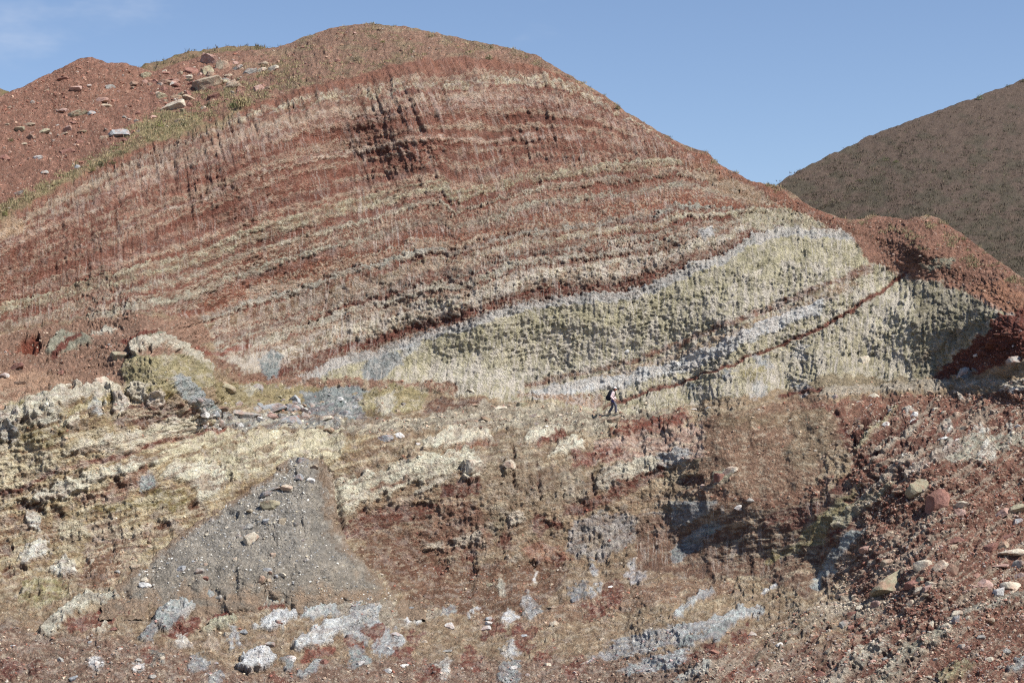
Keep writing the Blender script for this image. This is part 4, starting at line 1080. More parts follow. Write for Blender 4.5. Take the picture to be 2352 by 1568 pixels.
BOULDERS = [
 # crop, x, y, w, h, stone, roll, label
 (1, 1415, 425, 150, 130, 'pink', 20, "tall weathered boulder with a grey crusted shoulder, topmost of the upper boulder pile"),
 (1, 1515, 460, 95, 105, 'tan', -20, "upright tan boulder just beside the topmost tall boulder"),
 (1, 1312, 492, 115, 72, 'red', -25, "slanting red slab casting a dark hollow beside the upper boulder pile"),
 (1, 1410, 502, 95, 85, 'khaki', 10, "square greenish block wedged under the topmost tall boulder"),
 (1, 1410, 592, 215, 105, 'tan', 12, "largest pale tan slab in the middle of the upper boulder pile"),
 (1, 1566, 597, 150, 52, 'tan', 16, "long narrow tan slab lying against the largest pale slab"),
 (1, 1540, 548, 75, 45, 'grey', -10, "grey block between the largest pale slab and the long narrow slab"),
 (1, 1702, 497, 88, 65, 'grey', -8, "grey blocky boulder standing at the grass edge above the long slab"),
 (1, 1797, 440, 72, 42, 'tan', 12, "small tan boulder half sunk in grass high on the slope"),
 (1, 1862, 482, 100, 66, 'cream', 20, "lichen pale boulder sunk in grass, farthest up the grassy slope"),
 (1, 1096, 667, 95, 82, 'khaki', -15, "khaki boulder with a dark shaded side left of the boulder pile"),
 (1, 1212, 670, 98, 54, 'khaki', -18, "greenish slab resting above the pale downhill slab"),
 (1, 1292, 676, 90, 48, 'tan', -15, "tan wedge stone beside the greenish slab"),
 (1, 1180, 740, 175, 82, 'cream', 22, "large pale slab pointing downhill into the green grass"),
 (1, 1285, 553, 72, 26, 'khaki', 8, "small flat greenish stone alone on red soil below the red slab"),
 (1, 1618, 478, 95, 34, 'grey', 32, "thin grey slab leaning uphill behind the blocky boulder"),
 (1, 1560, 522, 60, 36, 'tan', 0, "small tan block under the thin leaning slab"),
 (1, 1765, 615, 80, 56, 'pink', 12, "pink stone with a dark underside beside the dry brush"),
 (1, 1460, 672, 95, 42, 'red', 16, "reddish slab below the largest pale slab"),
 (1, 1285, 725, 60, 40, 'red', 0, "rounded red stone beside the pale downhill slab"),
 (1, 810, 925, 145, 72, 'blue', 15, "large blue grey boulder near the grassy crest"),
 (1, 700, 936, 75, 52, 'tan', 0, "tan boulder touching the large blue grey boulder near the crest"),
 (1, 415, 760, 95, 42, 'pink', 18, "pinkish white slab alone on the red slope"),
 (1, 690, 690, 112, 50, 'pink', 5, "flat pinkish boulder above the row of pale slabs"),
 (1, 520, 792, 150, 46, 'khaki', 14, "long pale slab in a row on the red slope"),
 (1, 605, 775, 85, 32, 'blue', 28, "grey flake leaning on the long pale slab"),
 (1, 720, 718, 80, 36, 'tan', 5, "tan stone under the flat pinkish boulder"),
 (1, 130, 890, 68, 36, 'khaki', 0, "pale oval stone near the far edge of the red slope"),
 (1, 207, 946, 78, 60, 'brown', -8, "brown square boulder casting a shadow on the red slope"),
 (1, 192, 858, 82, 28, 'tan', 8, "flat tan stone above the brown square boulder"),
 (1, 290, 900, 110, 36, 'khaki', 22, "row of khaki rock stepping up beside the brown square boulder"),
 (1, 740, 600, 82, 40, 'grey', 4, "grey stone below the skyline hummock of red soil"),
 (1, 250, 1080, 72, 36, 'white', 8, "white stone low on the red slope"),
 (1, 515, 1146, 62, 40, 'blue', 0, "blue grey stone among pebbles below the large blue boulder"),
 (1, 302, 1186, 54, 30, 'grey', 15, "small grey stone low on the red slope beside scattered pebbles"),
 (1, 110, 1330, 92, 30, 'grey', 14, "flat grey slab at the foot of the red slope by the crest"),
 (1, 558, 905, 62, 28, 'khaki', 12, "flat khaki stone below the long pale slab"),
 (1, 430, 916, 74, 28, 'tan', 12, "tan flake lying low between red banks"),
 (1, 985, 522, 95, 46, 'khaki', 18, "khaki outcrop block on the flank of the red hummock"),
 (1, 900, 578, 85, 30, 'brown', 26, "brown slab leaning below the khaki outcrop block"),
 (1, 428, 540, 72, 28, 'red', 14, "flat red stone high on the red hummock"),
 (1, 520, 614, 82, 36, 'pink', 2, "pinkish twin stone below the flat red stone"),
 (1, 925, 825, 52, 26, 'cream', 0, "small cream stone between blue boulder and grass"),
 (1, 1120, 572, 84, 42, 'brown', 5, "brown boulder halfway between the red slab and the skyline hummock"),
 (1, 20, 1080, 90, 50, 'red', 5, "red block at the very edge of the slope"),
 (1, 450, 1040, 120, 40, 'red', 10, "low red bank stone casting a thin shadow"),
 # hump and bench
 (4, 822, 906, 132, 58, 'khaki', -4, "pale khaki flat boulder alone on the pebbly hump"),
 (4, 455, 1095, 66, 36, 'cream', 22, "cream wedge stone on the orange dusty slope"),
 (4, 690, 1078, 105, 62, 'cream', 14, "angular cream rock with a sharp split on the hump slope"),
 (4, 647, 1102, 52, 34, 'cream', 0, "small cream stone touching the angular split rock"),
 (4, 25, 1050, 72, 46, 'white', 18, "white boulder at the edge of the orange dusty slope"),
 (4, 112, 988, 105, 56, 'red', 14, "red brown boulder above the white boulder on the dusty slope"),
 (4, 122, 1082, 92, 26, 'brown', 4, "flat brown stone lying on orange dust"),
 (4, 415, 1018, 50, 34, 'red', 0, "small red stone on the dusty slope"),
 (4, 1540, 1110, 140, 72, 'khaki', -14, "overhanging khaki block jutting from the hollow under the cliff"),
 (4, 1752, 1125, 78, 90, 'grey', -10, "upright pale block set in the khaki hollow wall"),
 (4, 2000, 1212, 104, 92, 'blue', -15, "upright blue grey boulder standing highest in the blue boulder heap"),
 (4, 1995, 1285, 92, 62, 'blue', 0, "blue and tan boulder in the middle of the blue heap"),
 (4, 1992, 1350, 145, 66, 'blue', -6, "large oval blue grey boulder perched on red soil"),
 (4, 1840, 1268, 205, 62, 'blue', 6, "long blue grey boulder stretched along the gravel ledge"),
 (4, 1680, 1312, 185, 56, 'grey', -6, "long pale grey boulder on the gravel ledge"),
 (4, 1842, 1322, 105, 40, 'pink', -6, "reddish tan stone in front of the long blue boulder"),
 (4, 1618, 1300, 84, 50, 'grey', 8, "pale block at the end of the gravel ledge"),
 (4, 2180, 1410, 68, 50, 'khaki', 0, "smaller of two round khaki boulders below the gravel ledge"),
 (4, 2246, 1430, 84, 60, 'khaki', 5, "larger of two round khaki boulders below the gravel ledge"),
 (4, 2212, 1340, 120, 46, 'cream', 8, "yellowish low boulder right of the blue heap"),
 (4, 1922, 1322, 72, 48, 'grey', 0, "grey block tucked beside the oval blue boulder"),
 (4, 1360, 1300, 62, 40, 'white', 0, "white blue stone at the foot of the blue streaked slope"),
 (4, 2082, 1322, 60, 82, 'grey', 10, "standing grey stone beside the blue heap"),
 (4, 1500, 1270, 90, 34, 'brown', 8, "dark khaki stone at the back of the gravel ledge"),
 (4, 2060, 1245, 70, 36, 'khaki', 0, "yellow brown stone under the upright blue boulder"),
 (5, 305, 1476, 98, 64, 'blue', 8, "blue grey boulder, darker of a pair on the cream ground"),
 (5, 396, 1458, 78, 50, 'white', 5, "pale blue boulder, lighter of a pair on the cream ground"),
 (5, 530, 1515, 46, 28, 'white', -10, "small white stone with a dark underside on cream ground"),
 (5, 1872, 1365, 100, 46, 'tan', 14, "tan slab jutting over a shadow just below the walking person"),
 (5, 1956, 870, 42, 28, 'white', 0, "white stone lodged in the khaki cliff face"),
 (5, 1000, 1350, 84, 30, 'khaki', -18, "khaki slab sloping at the edge of the bench"),
 (5, 1302, 1332, 74, 24, 'grey', 14, "flat grey slab on the bench rubble"),
 (5, 890, 1145, 60, 30, 'cream', -20, "cream stone on the talus under the khaki cliff"),
 (5, 1216, 1160, 52, 40, 'cream', 0, "cream boulder at the foot of the khaki cliff"),
 (5, 1240, 1250, 80, 40, 'khaki', 8, "olive mossy boulder on the bench talus"),
 (5, 1700, 1300, 100, 36, 'tan', -12, "tan ledge stone behind the walking person"),
 (5, 1090, 1270, 90, 36, 'cream', 10, "cream stone cluster head on the bench talus"),
 (6, 90, 1270, 38, 18, 'white', 0, "small flat white stone on the path beyond the walker"),
 (6, 205, 1268, 54, 20, 'white', 4, "larger flat white stone on the path beyond the walker"),
 (6, 1055, 1186, 42, 36, 'blue', 20, "small blue grey stone on the lip of the brown bowl"),
 (6, 1318, 1190, 70, 40, 'cream', 10, "cream rock on the lip at the head of the dark gullies"),
 (6, 1260, 935, 92, 76, 'cream', 0, "cream knob at the back of the far bench"),
 (6, 2040, 900, 44, 18, 'white', 12, "white flake on the dark red strata ridge"),
 (6, 1960, 1030, 100, 66, 'blue', 20, "blue grey block below the dark red strata ridge"),
 (6, 2300, 945, 110, 70, 'grey', 10, "grey white boulder at the dark red bank"),
 (6, 1740, 1266, 40, 34, 'cream', 0, "cream stone on the upper part of the rubble slope"),
 (6, 1800, 1480, 80, 40, 'white', 14, "white slab end among green grey beds on the rubble slope"),
 (6, 2150, 1390, 70, 40, 'tan', -20, "tan flake half way up the rubble slope"),
 # scree cone
 (7, 2055, 42, 78, 60, 'blue', 0, "rounded blue grey boulder on the tip of the grey cone"),
 (7, 2045, 156, 56, 44, 'blue', 0, "round grey stone just below the cone tip"),
 (7, 2116, 186, 56, 40, 'white', 0, "white stone with a brown base below the cone tip"),
 (7, 1960, 236, 82, 46, 'cream', -8, "cream stone high on the grey cone"),
 (7, 2142, 96, 58, 34, 'tan', 0, "tan stone under the boulder on the cone tip"),
 (7, 1846, 345, 125, 72, 'khaki', 4, "large half blue half khaki boulder on the grey cone"),
 (7, 1690, 506, 82, 42, 'grey', 22, "grey slab on the middle of the cone"),
 (7, 1714, 580, 110, 76, 'cream', 16, "big pale boulder in the middle of the cone"),
 (7, 1862, 690, 42, 36, 'cream', 0, "small cream block right of the big pale cone boulder"),
 (7, 1780, 860, 72, 58, 'tan', 0, "tan boulder at the foot of the cone"),
 (7, 1832, 855, 36, 30, 'tan', 0, "small tan stone beside the boulder at the cone foot"),
 (7, 1925, 462, 60, 58, 'tan', 0, "tan boulder sunk in the cone above the small cream block"),
 (7, 1885, 836, 30, 36, 'blue', 0, "small dark blue stone at the cone foot"),
 (7, 1870, 240, 90, 28, 'grey', 10, "grey rubble slab beside the high cream stone"),
 (7, 1820, 285, 90, 34, 'blue', 14, "blue slab above the half blue half khaki boulder"),
 (7, 1240, 770, 74, 40, 'blue', 10, "dark grey stone on the cone flank above the cobbles"),
 (7, 1362, 800, 62, 46, 'grey', 15, "grey cobble in the cobble patch on the cone flank"),
 (7, 1405, 850, 42, 30, 'red', 0, "single red stone in the cobble patch"),
 (7, 1930, 820, 60, 26, 'cream', -20, "cream splinter near the cone foot"),
 (7, 990, 902, 82, 44, 'white', -8, "white boulder beside the lower flank of the cone"),
 (7, 985, 855, 50, 36, 'cream', 0, "cream stone above the white boulder by the cone"),
 (7, 635, 740, 42, 54, 'cream', 0, "upright cream stone on the brown wash under the wall"),
 (7, 915, 780, 72, 46, 'tan', 0, "tan boulder where the brown wash meets the cone"),
 (7, 1020, 596, 52, 40, 'khaki', 0, "khaki stone under the dark wall niche"),
 (7, 1022, 632, 36, 24, 'tan', 0, "small tan stone below the khaki stone by the niche"),
 (7, 830, 730, 30, 34, 'tan', 0, "small tan block on the brown wash"),
 (7, 805, 806, 44, 34, 'grey', 0, "small grey stone on the brown wash by the cone"),
 (7, 705, 712, 34, 26, 'pink', 0, "small pink stone on the brown wash"),
 (7, 1550, 1236, 52, 36, 'cream', 0, "cream stone below the yellowish bed in the pit floor"),
 (7, 645, 1432, 84, 66, 'white', 0, "white boulder in the lowest rubble at the corner"),
 (7, 935, 1452, 72, 40, 'white', 5, "flat white boulder in the lowest rubble"),
 (7, 1840, 1296, 72, 42, 'grey', 4, "grey flat boulder between the white beds on the pit floor"),
 (7, 76, 1300, 62, 18, 'white', 8, "thin white slab at the edge of the rubble floor"),
 # pit floor and bowl
 (8, 1020, 890, 42, 30, 'khaki', 0, "greenish stone on the brown pit slope"),
 (8, 1856, 915, 38, 16, 'white', 4, "thin white flake on the brown pit floor"),
 (8, 1640, 1412, 54, 40, 'brown', 0, "rust brown stone on the pit floor rubble"),
 (8, 1022, 1156, 62, 28, 'white', -12, "white splinter stone at the edge of the pit floor"),
 (8, 1272, 942, 44, 42, 'grey', 0, "grey rock in the brown pit slope"),
 (8, 440, 1436, 74, 30, 'white', 4, "pale flat stone on red rubble in front"),
 (8, 1600, 1000, 74, 38, 'blue', 28, "blue grey boulder sloping on the pit floor"),
 (8, 1440, 1050, 50, 24, 'tan', 0, "tan flat stone on the pit floor"),
 (8, 480, 1048, 40, 16, 'blue', 0, "thin blue slab where the cone spills out"),
 (8, 900, 110, 165, 105, 'cream', 0, "big cream boulder bulging from the wall below the bench"),
 (8, 1148, 80, 84, 60, 'cream', 0, "cream boulder bulging at the head of the brown gully"),
 (8, 380, 1230, 90, 36, 'blue', -14, "blue slab tilted on the front rubble"),
 (8, 730, 1340, 70, 30, 'grey', 8, "grey stone among red rubble in front"),
 (8, 1970, 1390, 110, 26, 'grey', 12, "long grey slab on the front rubble"),
 # near slope
 (9, 1665, 770, 125, 105, 'cream', 8, "cream cracked block beside the big khaki slab"),
 (9, 1788, 772, 118, 95, 'cream', 12, "cream block between the cracked block and the standing slab"),
 (9, 1872, 800, 105, 145, 'brown', 38, "grey brown slab standing on edge beside cream blocks"),
 (9, 1422, 740, 84, 56, 'tan', 10, "tan boulder above the big khaki slab"),
 (9, 2068, 880, 135, 100, 'pink', -15, "pink pointed boulder with a dark face on the near slope"),
 (9, 2266, 902, 155, 84, 'cream', -8, "cream boulder near the edge below the stone heap"),
 (9, 2176, 952, 82, 62, 'white', 10, "pale boulder beside the cream boulder near the edge"),
 (9, 2270, 682, 185, 66, 'cream', 8, "long cream boulder topping the stone heap at the edge"),
 (9, 2322, 832, 84, 76, 'blue', -20, "blue grey boulder in the stone heap at the edge"),
 (9, 2120, 642, 135, 66, 'red', 24, "red boulder casting a deep shadow by the stone heap"),
 (9, 2202, 400, 125, 56, 'pink', 32, "pinkish slab in a dark dip high on the near slope"),
 (9, 2312, 460, 76, 46, 'blue', 24, "blue grey stone in the dip high on the near slope"),
 (9, 2300, 385, 110, 56, 'khaki', 20, "khaki rock at the edge above the dip"),
 (9, 1900, 335, 110, 50, 'cream', 20, "pale greenish block above a red block on the near slope"),
 (9, 1912, 398, 78, 62, 'pink', -10, "red pink block under the pale greenish block"),
 (9, 1880, 582, 105, 44, 'red', 14, "flat red boulder on the bare near slope"),
 (9, 1862, 626, 74, 36, 'tan', 0, "tan stone under the flat red boulder"),
 (9, 1590, 892, 125, 76, 'red', 14, "red block in front of the cream cracked block"),
 (9, 1745, 330, 235, 150, 'red', 40, "huge red boulder with a black shadow on the near slope"),
 (9, 1632, 235, 170, 130, 'khaki', 30, "khaki boulder leaning above the huge red boulder"),
 (9, 1888, 1140, 52, 72, 'blue', 10, "upright blue grey stone low on the near slope"),
 (9, 1275, 655, 95, 84, 'pink', 0, "pinkish knob on the rim of the shaded pit wall"),
 (9, 340, 122, 105, 62, 'cream', 18, "cream cap rock on a red pedestal in the brown bowl"),
 (9, 275, 165, 80, 100, 'red', 10, "dark red pedestal block under the cream cap rock"),
 (9, 400, 360, 64, 40, 'white', 0, "white stone on the rim above the shaded wall"),
 (9, 485, 318, 62, 36, 'grey', 0, "grey stone on the rim above the shaded wall"),
 (9, 160, 218, 36, 32, 'grey', 0, "small grey stone under the dark bank in the brown bowl"),
 (9, 1150, 1020, 74, 50, 'cream', 0, "cream stone in the cobble spread on the near slope"),
 (9, 1168, 1092, 62, 44, 'red', 0, "red block at the foot of the cobble spread"),
 (9, 1236, 1052, 60, 40, 'cream', 0, "cream round stone at the foot of the big khaki slab"),
 (9, 1660, 850, 82, 42, 'khaki', -12, "khaki stone below the cream cracked block"),
 (9, 1722, 892, 72, 34, 'cream', -10, "cream flat stone below the khaki stone"),
 (9, 1640, 945, 62, 60, 'brown', -20, "brown stone below the red block on the near slope"),
 (9, 682, 1326, 52, 30, 'white', 22, "white flake on the dark strata step in front"),
 (9, 2235, 556, 92, 36, 'red', 18, "red slab half buried above the stone heap"),
 (9, 2190, 770, 120, 34, 'pink', 8, "flat pink stone in the middle of the stone heap"),
 (9, 2300, 760, 90, 70, 'grey', 30, "grey block under the long cream boulder"),
 (9, 1100, 960, 90, 34, 'tan', 16, "tan splinter above the cobble spread"),
 (9, 2200, 620, 90, 50, 'tan', 30, "tan wedge beside the long cream boulder"),
 (9, 490, 1235, 60, 56, 'grey', 0, "grey green block among pale beds in front"),
 (9, 230, 1350, 70, 46, 'red', -20, "red block among pale beds in front"),
]
for i, (n, x, y, w, h, mat, roll, label) in enumerate(BOULDERS):
    u, v = C(n, x, y)
    put_rock("boulder", u, v, w * SC * 1.1, h * SC * 1.12, mat, roll, label, "separate boulders on the slopes", i)
# the big khaki slab on the near slope: an upright triangular plate
v_, f_ = ico(4)
pr = np.random.default_rng(5)
v_ = v_.copy()
for n_, d_ in (((.0, -1, .25), .32), ((0, 1, 0), .35), ((-.62, 0, .78), .42), ((.97, 0, .22), .62), ((.1, 0, -1), .55), ((-.3, 0, -1), .62), ((-.5, -.6, .3), .6), ((.5, -.6, -.3), .62)):
    n_ = np.array(n_, float); n_ /= np.linalg.norm(n_)
    v_ -= np.maximum(0, v_ @ n_ - d_)[:, None] * n_
v_ *= (1 + .05 * np.array([mnoise.fractal(Vector(p * 3), .6, 2.2, 4) for p in v_]))[:, None]
v_ = (v_ - (v_.min(0) + v_.max(0)) / 2) / ((v_.max(0) - v_.min(0)) / 2)
slab_me = tri_mesh("slab_shape", v_, f_); slab_me.shade_flat(); slab_me.materials.append(SM['khaki'])
u, v = C(9, 1450, 875)
o = put_rock("boulder", u, v, 335 * SC, 235 * SC, 'khaki', 0, "big khaki triangular slab standing on the near slope", "separate boulders on the slopes", 0, slab_me, 0.15, .5)
o.rotation_euler = (-.55, 0, .15)

# ------------------------------------------------------------------ smaller single stones, by area
WORD = {'tan': 'tan', 'khaki': 'khaki', 'cream': 'cream', 'white': 'white', 'blue': 'blue grey', 'grey': 'grey', 'red': 'red', 'pink': 'pinkish', 'brown': 'brown'}
CUTS = (" on ", " at ", " in ", " with ", " beside ", " under ", " above ", " below ", " casting ", " near ", " lying ", " resting ", " wedged ", " just ", " alone ", " half ", " among ", " from ", " jutting ", " touching ",
        " standing ", " leaning ", " between ", " against ", " set ", " left ", " right ", " high ", " low ", " pointing ", " behind ", " stretched ", " perched ", " sloping ", " tilted ", " topping ", " bulging ", " lodged ", ", ", " where ", " stepping ", " tucked ", " of ", " sunk ", " halfway ", " along ", " end ", " cluster ", " head ", " around ", " right ", " beyond ", " over ", " by ")
ANCH = []
for (n, x, y, w, h, mat, roll, label) in BOULDERS:
    cut = min([label.find(c) for c in CUTS if label.find(c) > 0] + [len(label)])
    ANCH.append((*C(n, x, y), label[:cut]))
USED = {b[7] for b in BOULDERS}
def own_label(u, v, w, asp, mat, area):
    near = sorted(ANCH, key=lambda a: (a[0] - u) ** 2 + (a[1] - v) ** 2)[:6]
    size = "tiny" if w < 9 else "small" if w < 14 else "medium"
    form = "flat" if asp < .6 else "blocky" if asp > .75 else ""
    for a in near:
        dx, dy = u - a[0], v - a[1]
        d = math.hypot(dx, dy)
        rel = ("uphill of" if dy < 0 else "downhill of") if abs(dy) > abs(dx) * .8 else ("to the left of" if dx < 0 else "to the right of")
        far = "close " if d < 40 else "" if d < 110 else "well "
        for cand in (f"{size} {form} {WORD[mat]} stone {far}{rel} the {a[2]} {area}", f"{size} {form} {WORD[mat]} loose stone {far}{rel} the {a[2]} {area}"):
            cand = " ".join(cand.split())
            if cand not in USED and len(cand.split()) <= 16:
                USED.add(cand); return cand
    return None

def scatter(n, box, mats, size, area, group, ok=None, asp=(.5, .85), tilt=12):
    c = 0; tries = 0
    while c < n and tries < n * 60:
        tries += 1
        u = random.uniform(box[0], box[2]); v = random.uniform(box[1], box[3])
        if ok and not ok(u, v): continue
        w = random.uniform(*size) if random.random() < .75 else random.uniform(size[1], size[1] * 1.4)
        mt = random.choice(mats); ar = random.uniform(*asp)
        label = own_label(u, v, w, ar, mt, area)
        if not label: continue
        put_rock("stone", u, v, w, w * ar, mt, tilt + random.uniform(-15, 15), label, group, random.randrange(14), cat="stone")
        c += 1
scatter(34, (0, 190, 420, 470), ['red', 'tan', 'pink', 'grey', 'red'], (9, 17), "on the red slope", "loose stones on the red slope",
        lambda u, v: v < np.interp(u, *np.array(L0).T) - 14 and v > np.interp(u, SKY[:, 0], SKY[:, 1]) + 12)
scatter(44, (330, 130, 660, 300), ['tan', 'red', 'khaki', 'pink', 'red', 'cream'], (7, 20), "near the crest", "loose stones around the upper boulder pile",
        lambda u, v: v < np.interp(u, *np.array(L0).T) - 10 and v > np.interp(u, SKY[:, 0], SKY[:, 1]) + 8 and math.hypot((u - 470) / 150, (v - 190) / 75) < 1, tilt=14)
scatter(16, (690, 60, 1230, 160), ['red', 'pink', 'brown'], (7, 12), "on the dome", "loose stones on the grassy dome",
        lambda u, v: v < np.interp(u, *np.array(L0).T) - 6 and v > np.interp(u, SKY[:, 0], SKY[:, 1]) + 8, tilt=0)
scatter(16, (360, 1130, 740, 1330), ['grey', 'blue', 'cream', 'tan'], (8, 15), "on the cone", "loose stones on the gravel cone", on_scree)
scatter(34, (120, 1420, 1500, 1560), ['white', 'grey', 'red', 'cream', 'blue', 'red'], (9, 20), "on the pit floor", "loose stones on the pit floor", tilt=4)
scatter(72, (1850, 1250, 2352, 1560), ['red', 'pink', 'cream', 'tan', 'cream', 'grey'], (8, 21), "on the near slope", "loose stones on the near slope", lambda u, v: v > 1700 - u * .17, tilt=22)
scatter(22, (1960, 905, 2352, 1040), ['white', 'cream', 'red', 'tan'], (8, 17), "on the far slope", "loose stones on the far rubble slope", tilt=14)
scatter(46, (440, 905, 850, 985), ['blue', 'grey', 'blue', 'grey', 'white', 'khaki'], (9, 24), "on the gravel ledge", "loose stones on the gravel ledge", tilt=5)
scatter(18, (880, 930, 1560, 990), ['cream', 'tan', 'grey', 'khaki'], (7, 14), "on the bench", "loose stones on the bench path", tilt=5)

# ------------------------------------------------------------------ uncountable rubble
def blob_batch(pos, rad, col, sub, squash=.7, seed=1):
    r = np.random.default_rng(seed)
    v0, f0 = ico(sub)
    n = len(pos)
    A = r.normal(size=(n, 3, 3)); Q = np.linalg.qr(A)[0]
    sc = rad[:, None] * np.stack([r.uniform(.7, 1.3, n), r.uniform(.6, 1.1, n), r.uniform(.45, .9, n)], -1)
    jit = 1 + r.uniform(-.28, .28, (n, len(v0), 1))
    vv_ = (v0[None] * jit) * sc[:, None]
    vv_ = np.einsum('nij,nkj->nki', Q, vv_)
    vv_[..., 2] *= squash
    vv_ += pos[:, None]
    ff = (f0[None] + (np.arange(n) * len(v0))[:, None, None]).reshape(-1, 3)
    cc = np.repeat(col[:, None], len(v0), 1).reshape(-1, 3)
    return vv_.reshape(-1, 3), ff, cc

MAT_RUB = vcol_material("rubble_stone")
pal_warm = lin(np.array([(206, 192, 168), (182, 160, 138), (160, 116, 100), (150, 96, 80), (138, 86, 72), (176, 170, 160), (152, 150, 146)]))
pal_grey = lin(np.array([(190, 188, 180), (164, 162, 156), (146, 148, 150), (178, 168, 146), (204, 200, 190), (128, 124, 116)]))
pal_red = lin(np.array([(158, 112, 96), (146, 96, 80), (168, 130, 112), (186, 160, 138), (134, 84, 70), (164, 158, 148)]))
dens = np.clip(PEB, 0, 1.3) ** 1.3
wgt = dens * (1.0 + .9 * sstep(1300, 1450, V) + .8 * sstep(1900, 2100, U) * sstep(1000, 1200, V))
wgt *= 1 + 1.2 * NEAR + 1.0 * sstep(880, 930, V) * sstep(1010, 980, V)
wgt *= 1 + 2.0 * up * left
wgt *= np.where((U > -25) & (U < 2377) & (T[:, None] > .004), 1, 0)
wgt *= sstep(-.35, .45, fbm(U / 40, V / 26, 3, 211)) + .12
wgt = wgt.reshape(-1); wgt /= wgt.sum()
NST = 30000
ix = rng.choice(len(wgt), NST, p=wgt)
pp = P.reshape(-1, 3)[ix]
uu = U.reshape(-1)[ix]; vvv = V.reshape(-1)[ix]
px = pp[:, 1] / FOC                                       # metres per survey unit there
rad = px * (.9 + 3.6 * rng.random(NST) ** 3.6)
aa = ALB.reshape(-1, 3)[ix]
pick = pal_warm[rng.integers(0, len(pal_warm), NST)]
red_up = vvv < np.interp(uu, *np.array(L0).T)
pick[red_up] = pal_red[rng.integers(0, len(pal_red), red_up.sum())]
k_ = rng.uniform(.15, .75, (NST, 1))
colr = (pick * k_ + aa * (1 - k_)) * rng.uniform(.8, 1.2, (NST, 1))
v1, f1, c1 = blob_batch(pp + np.array([0, -.01, .01]), rad, colr, 1 if False else 0, .8, 3) if False else (None, None, None)
big = rad > px * 2.6
va, fa, ca = blob_batch(pp[big], rad[big], colr[big], 2, .8, 5)
vb_, fb, cb = blob_batch(pp[~big], rad[~big], colr[~big], 1, .8, 6)
me = tri_mesh("loose_rubble", np.concatenate([va, vb_]), np.concatenate([fa, fb + len(va)]), np.concatenate([ca, cb]))
me.shade_flat(); me.materials.append(MAT_RUB)
tag(add_ob("loose_rubble", me), "loose stony rubble strewn over benches and slopes", "rubble", kind="stuff")
# gravel on the cone
w2 = (sstep(0, -14, D2) * (.25 + sstep(-.1, .5, n3)) * (1 - .85 * bank)).reshape(-1); w2 /= w2.sum()
ix = rng.choice(len(w2), 2600, p=w2)
pp = P2.reshape(-1, 3)[ix]
px = pp[:, 1] / FOC
rad = px * (.9 + 3.2 * rng.random(len(ix)) ** 4.0)
colr = pal_grey[rng.integers(0, len(pal_grey), len(ix))] * rng.uniform(.75, 1.1, (len(ix), 1))
va, fa, ca = blob_batch(pp, rad, colr, 1, .8, 9)
me = tri_mesh("cone_gravel", va, fa, ca); me.shade_flat(); me.materials.append(MAT_RUB)
tag(add_ob("cone_gravel", me), "grey gravel lying on the scree cone", "gravel", kind="stuff")

# ------------------------------------------------------------------ vegetation
MAT_VEG = vcol_material("dry_foliage", .85)
MAT_STEM = plain_material("woody_stem", (110, 92, 72), .9)
def tufts(pos, hgt, col, blades, seed, spread=.6, lean_=.5):
    r = np.random.default_rng(seed)
    n = len(pos); B = blades
    ang = r.uniform(0, 2 * np.pi, (n, B)); rr = r.uniform(.1, 1, (n, B)) * hgt[:, None] * spread
    h = hgt[:, None] * r.uniform(.5, 1.1, (n, B))
    bx = np.cos(ang) * rr; by = np.sin(ang) * rr
    wv_ = hgt[:, None] * r.uniform(.06, .16, (n, B))
    ta = ang + r.uniform(-1, 1, (n, B))
    tx = bx + np.cos(ta) * h * lean_ * r.uniform(.2, 1, (n, B)); ty = by + np.sin(ta) * h * lean_ * r.uniform(.2, 1, (n, B))
    pa = r.uniform(0, np.pi, (n, B))
    z0 = -.08 * hgt[:, None] + 0 * h
    V0 = np.stack([bx - np.cos(pa) * wv_, by - np.sin(pa) * wv_, z0], -1)
    V1 = np.stack([bx + np.cos(pa) * wv_, by + np.sin(pa) * wv_, z0], -1)
    V2_ = np.stack([tx, ty, h], -1)
    W = np.stack([V0, V1, V2_], 2) + pos[:, None, None]
    vs = W.reshape(-1, 3); fs = np.arange(len(vs)).reshape(-1, 3)
    cs = np.repeat(np.repeat(col[:, None], B, 1) * r.uniform(.75, 1.25, (n, B, 1)), 3, 1).reshape(-1, 3)
    return vs, fs, cs

# grass on the dome and along the crest
gfield = sstep(.12, .5, fbm(U / 46, V / 20, 4, 61)) * up * (1 - left)
crest = sstep(20, 0, np.abs(V - l0 + 12)) * sstep(820, 500, U) * sstep(-.25, .25, fbm(U / 40, V / 25, 3, 63))
for pts, wd in (([C(1, 900, 930), C(1, 1080, 830), C(1, 1280, 790), C(1, 1400, 780)], 34), ([C(1, 1400, 660), C(1, 1600, 660), C(1, 1800, 560), C(1, 2000, 480)], 40), ([C(1, 0, 1470), C(1, 300, 1320), C(1, 560, 1180), C(1, 800, 1060)], 16)):
    crest = np.maximum(crest, sstep(wd, wd * .3, sd_line(U, V, pts)) * sstep(-.3, .3, fbm(U / 30, V / 16, 3, 65)))
gw = np.maximum(gfield * .45, crest * 1.2) * np.where((U > -25) & (U < 2377), 1, 0) * np.where(V < l0 + 8, 1, 0)
gw = gw.reshape(-1); gw /= gw.sum()
ix = rng.choice(len(gw), 4200, p=gw)
pal_g = lin(np.array([(162, 148, 114), (148, 138, 104), (174, 158, 126), (128, 126, 92), (154, 140, 110)]))
vs, fs, cs = tufts(P.reshape(-1, 3)[ix], rng.uniform(.08, .22, len(ix)), pal_g[rng.integers(0, 5, len(ix))], 9, 21, 1.1)
me = tri_mesh("grass", vs, fs, cs); me.materials.append(MAT_VEG)
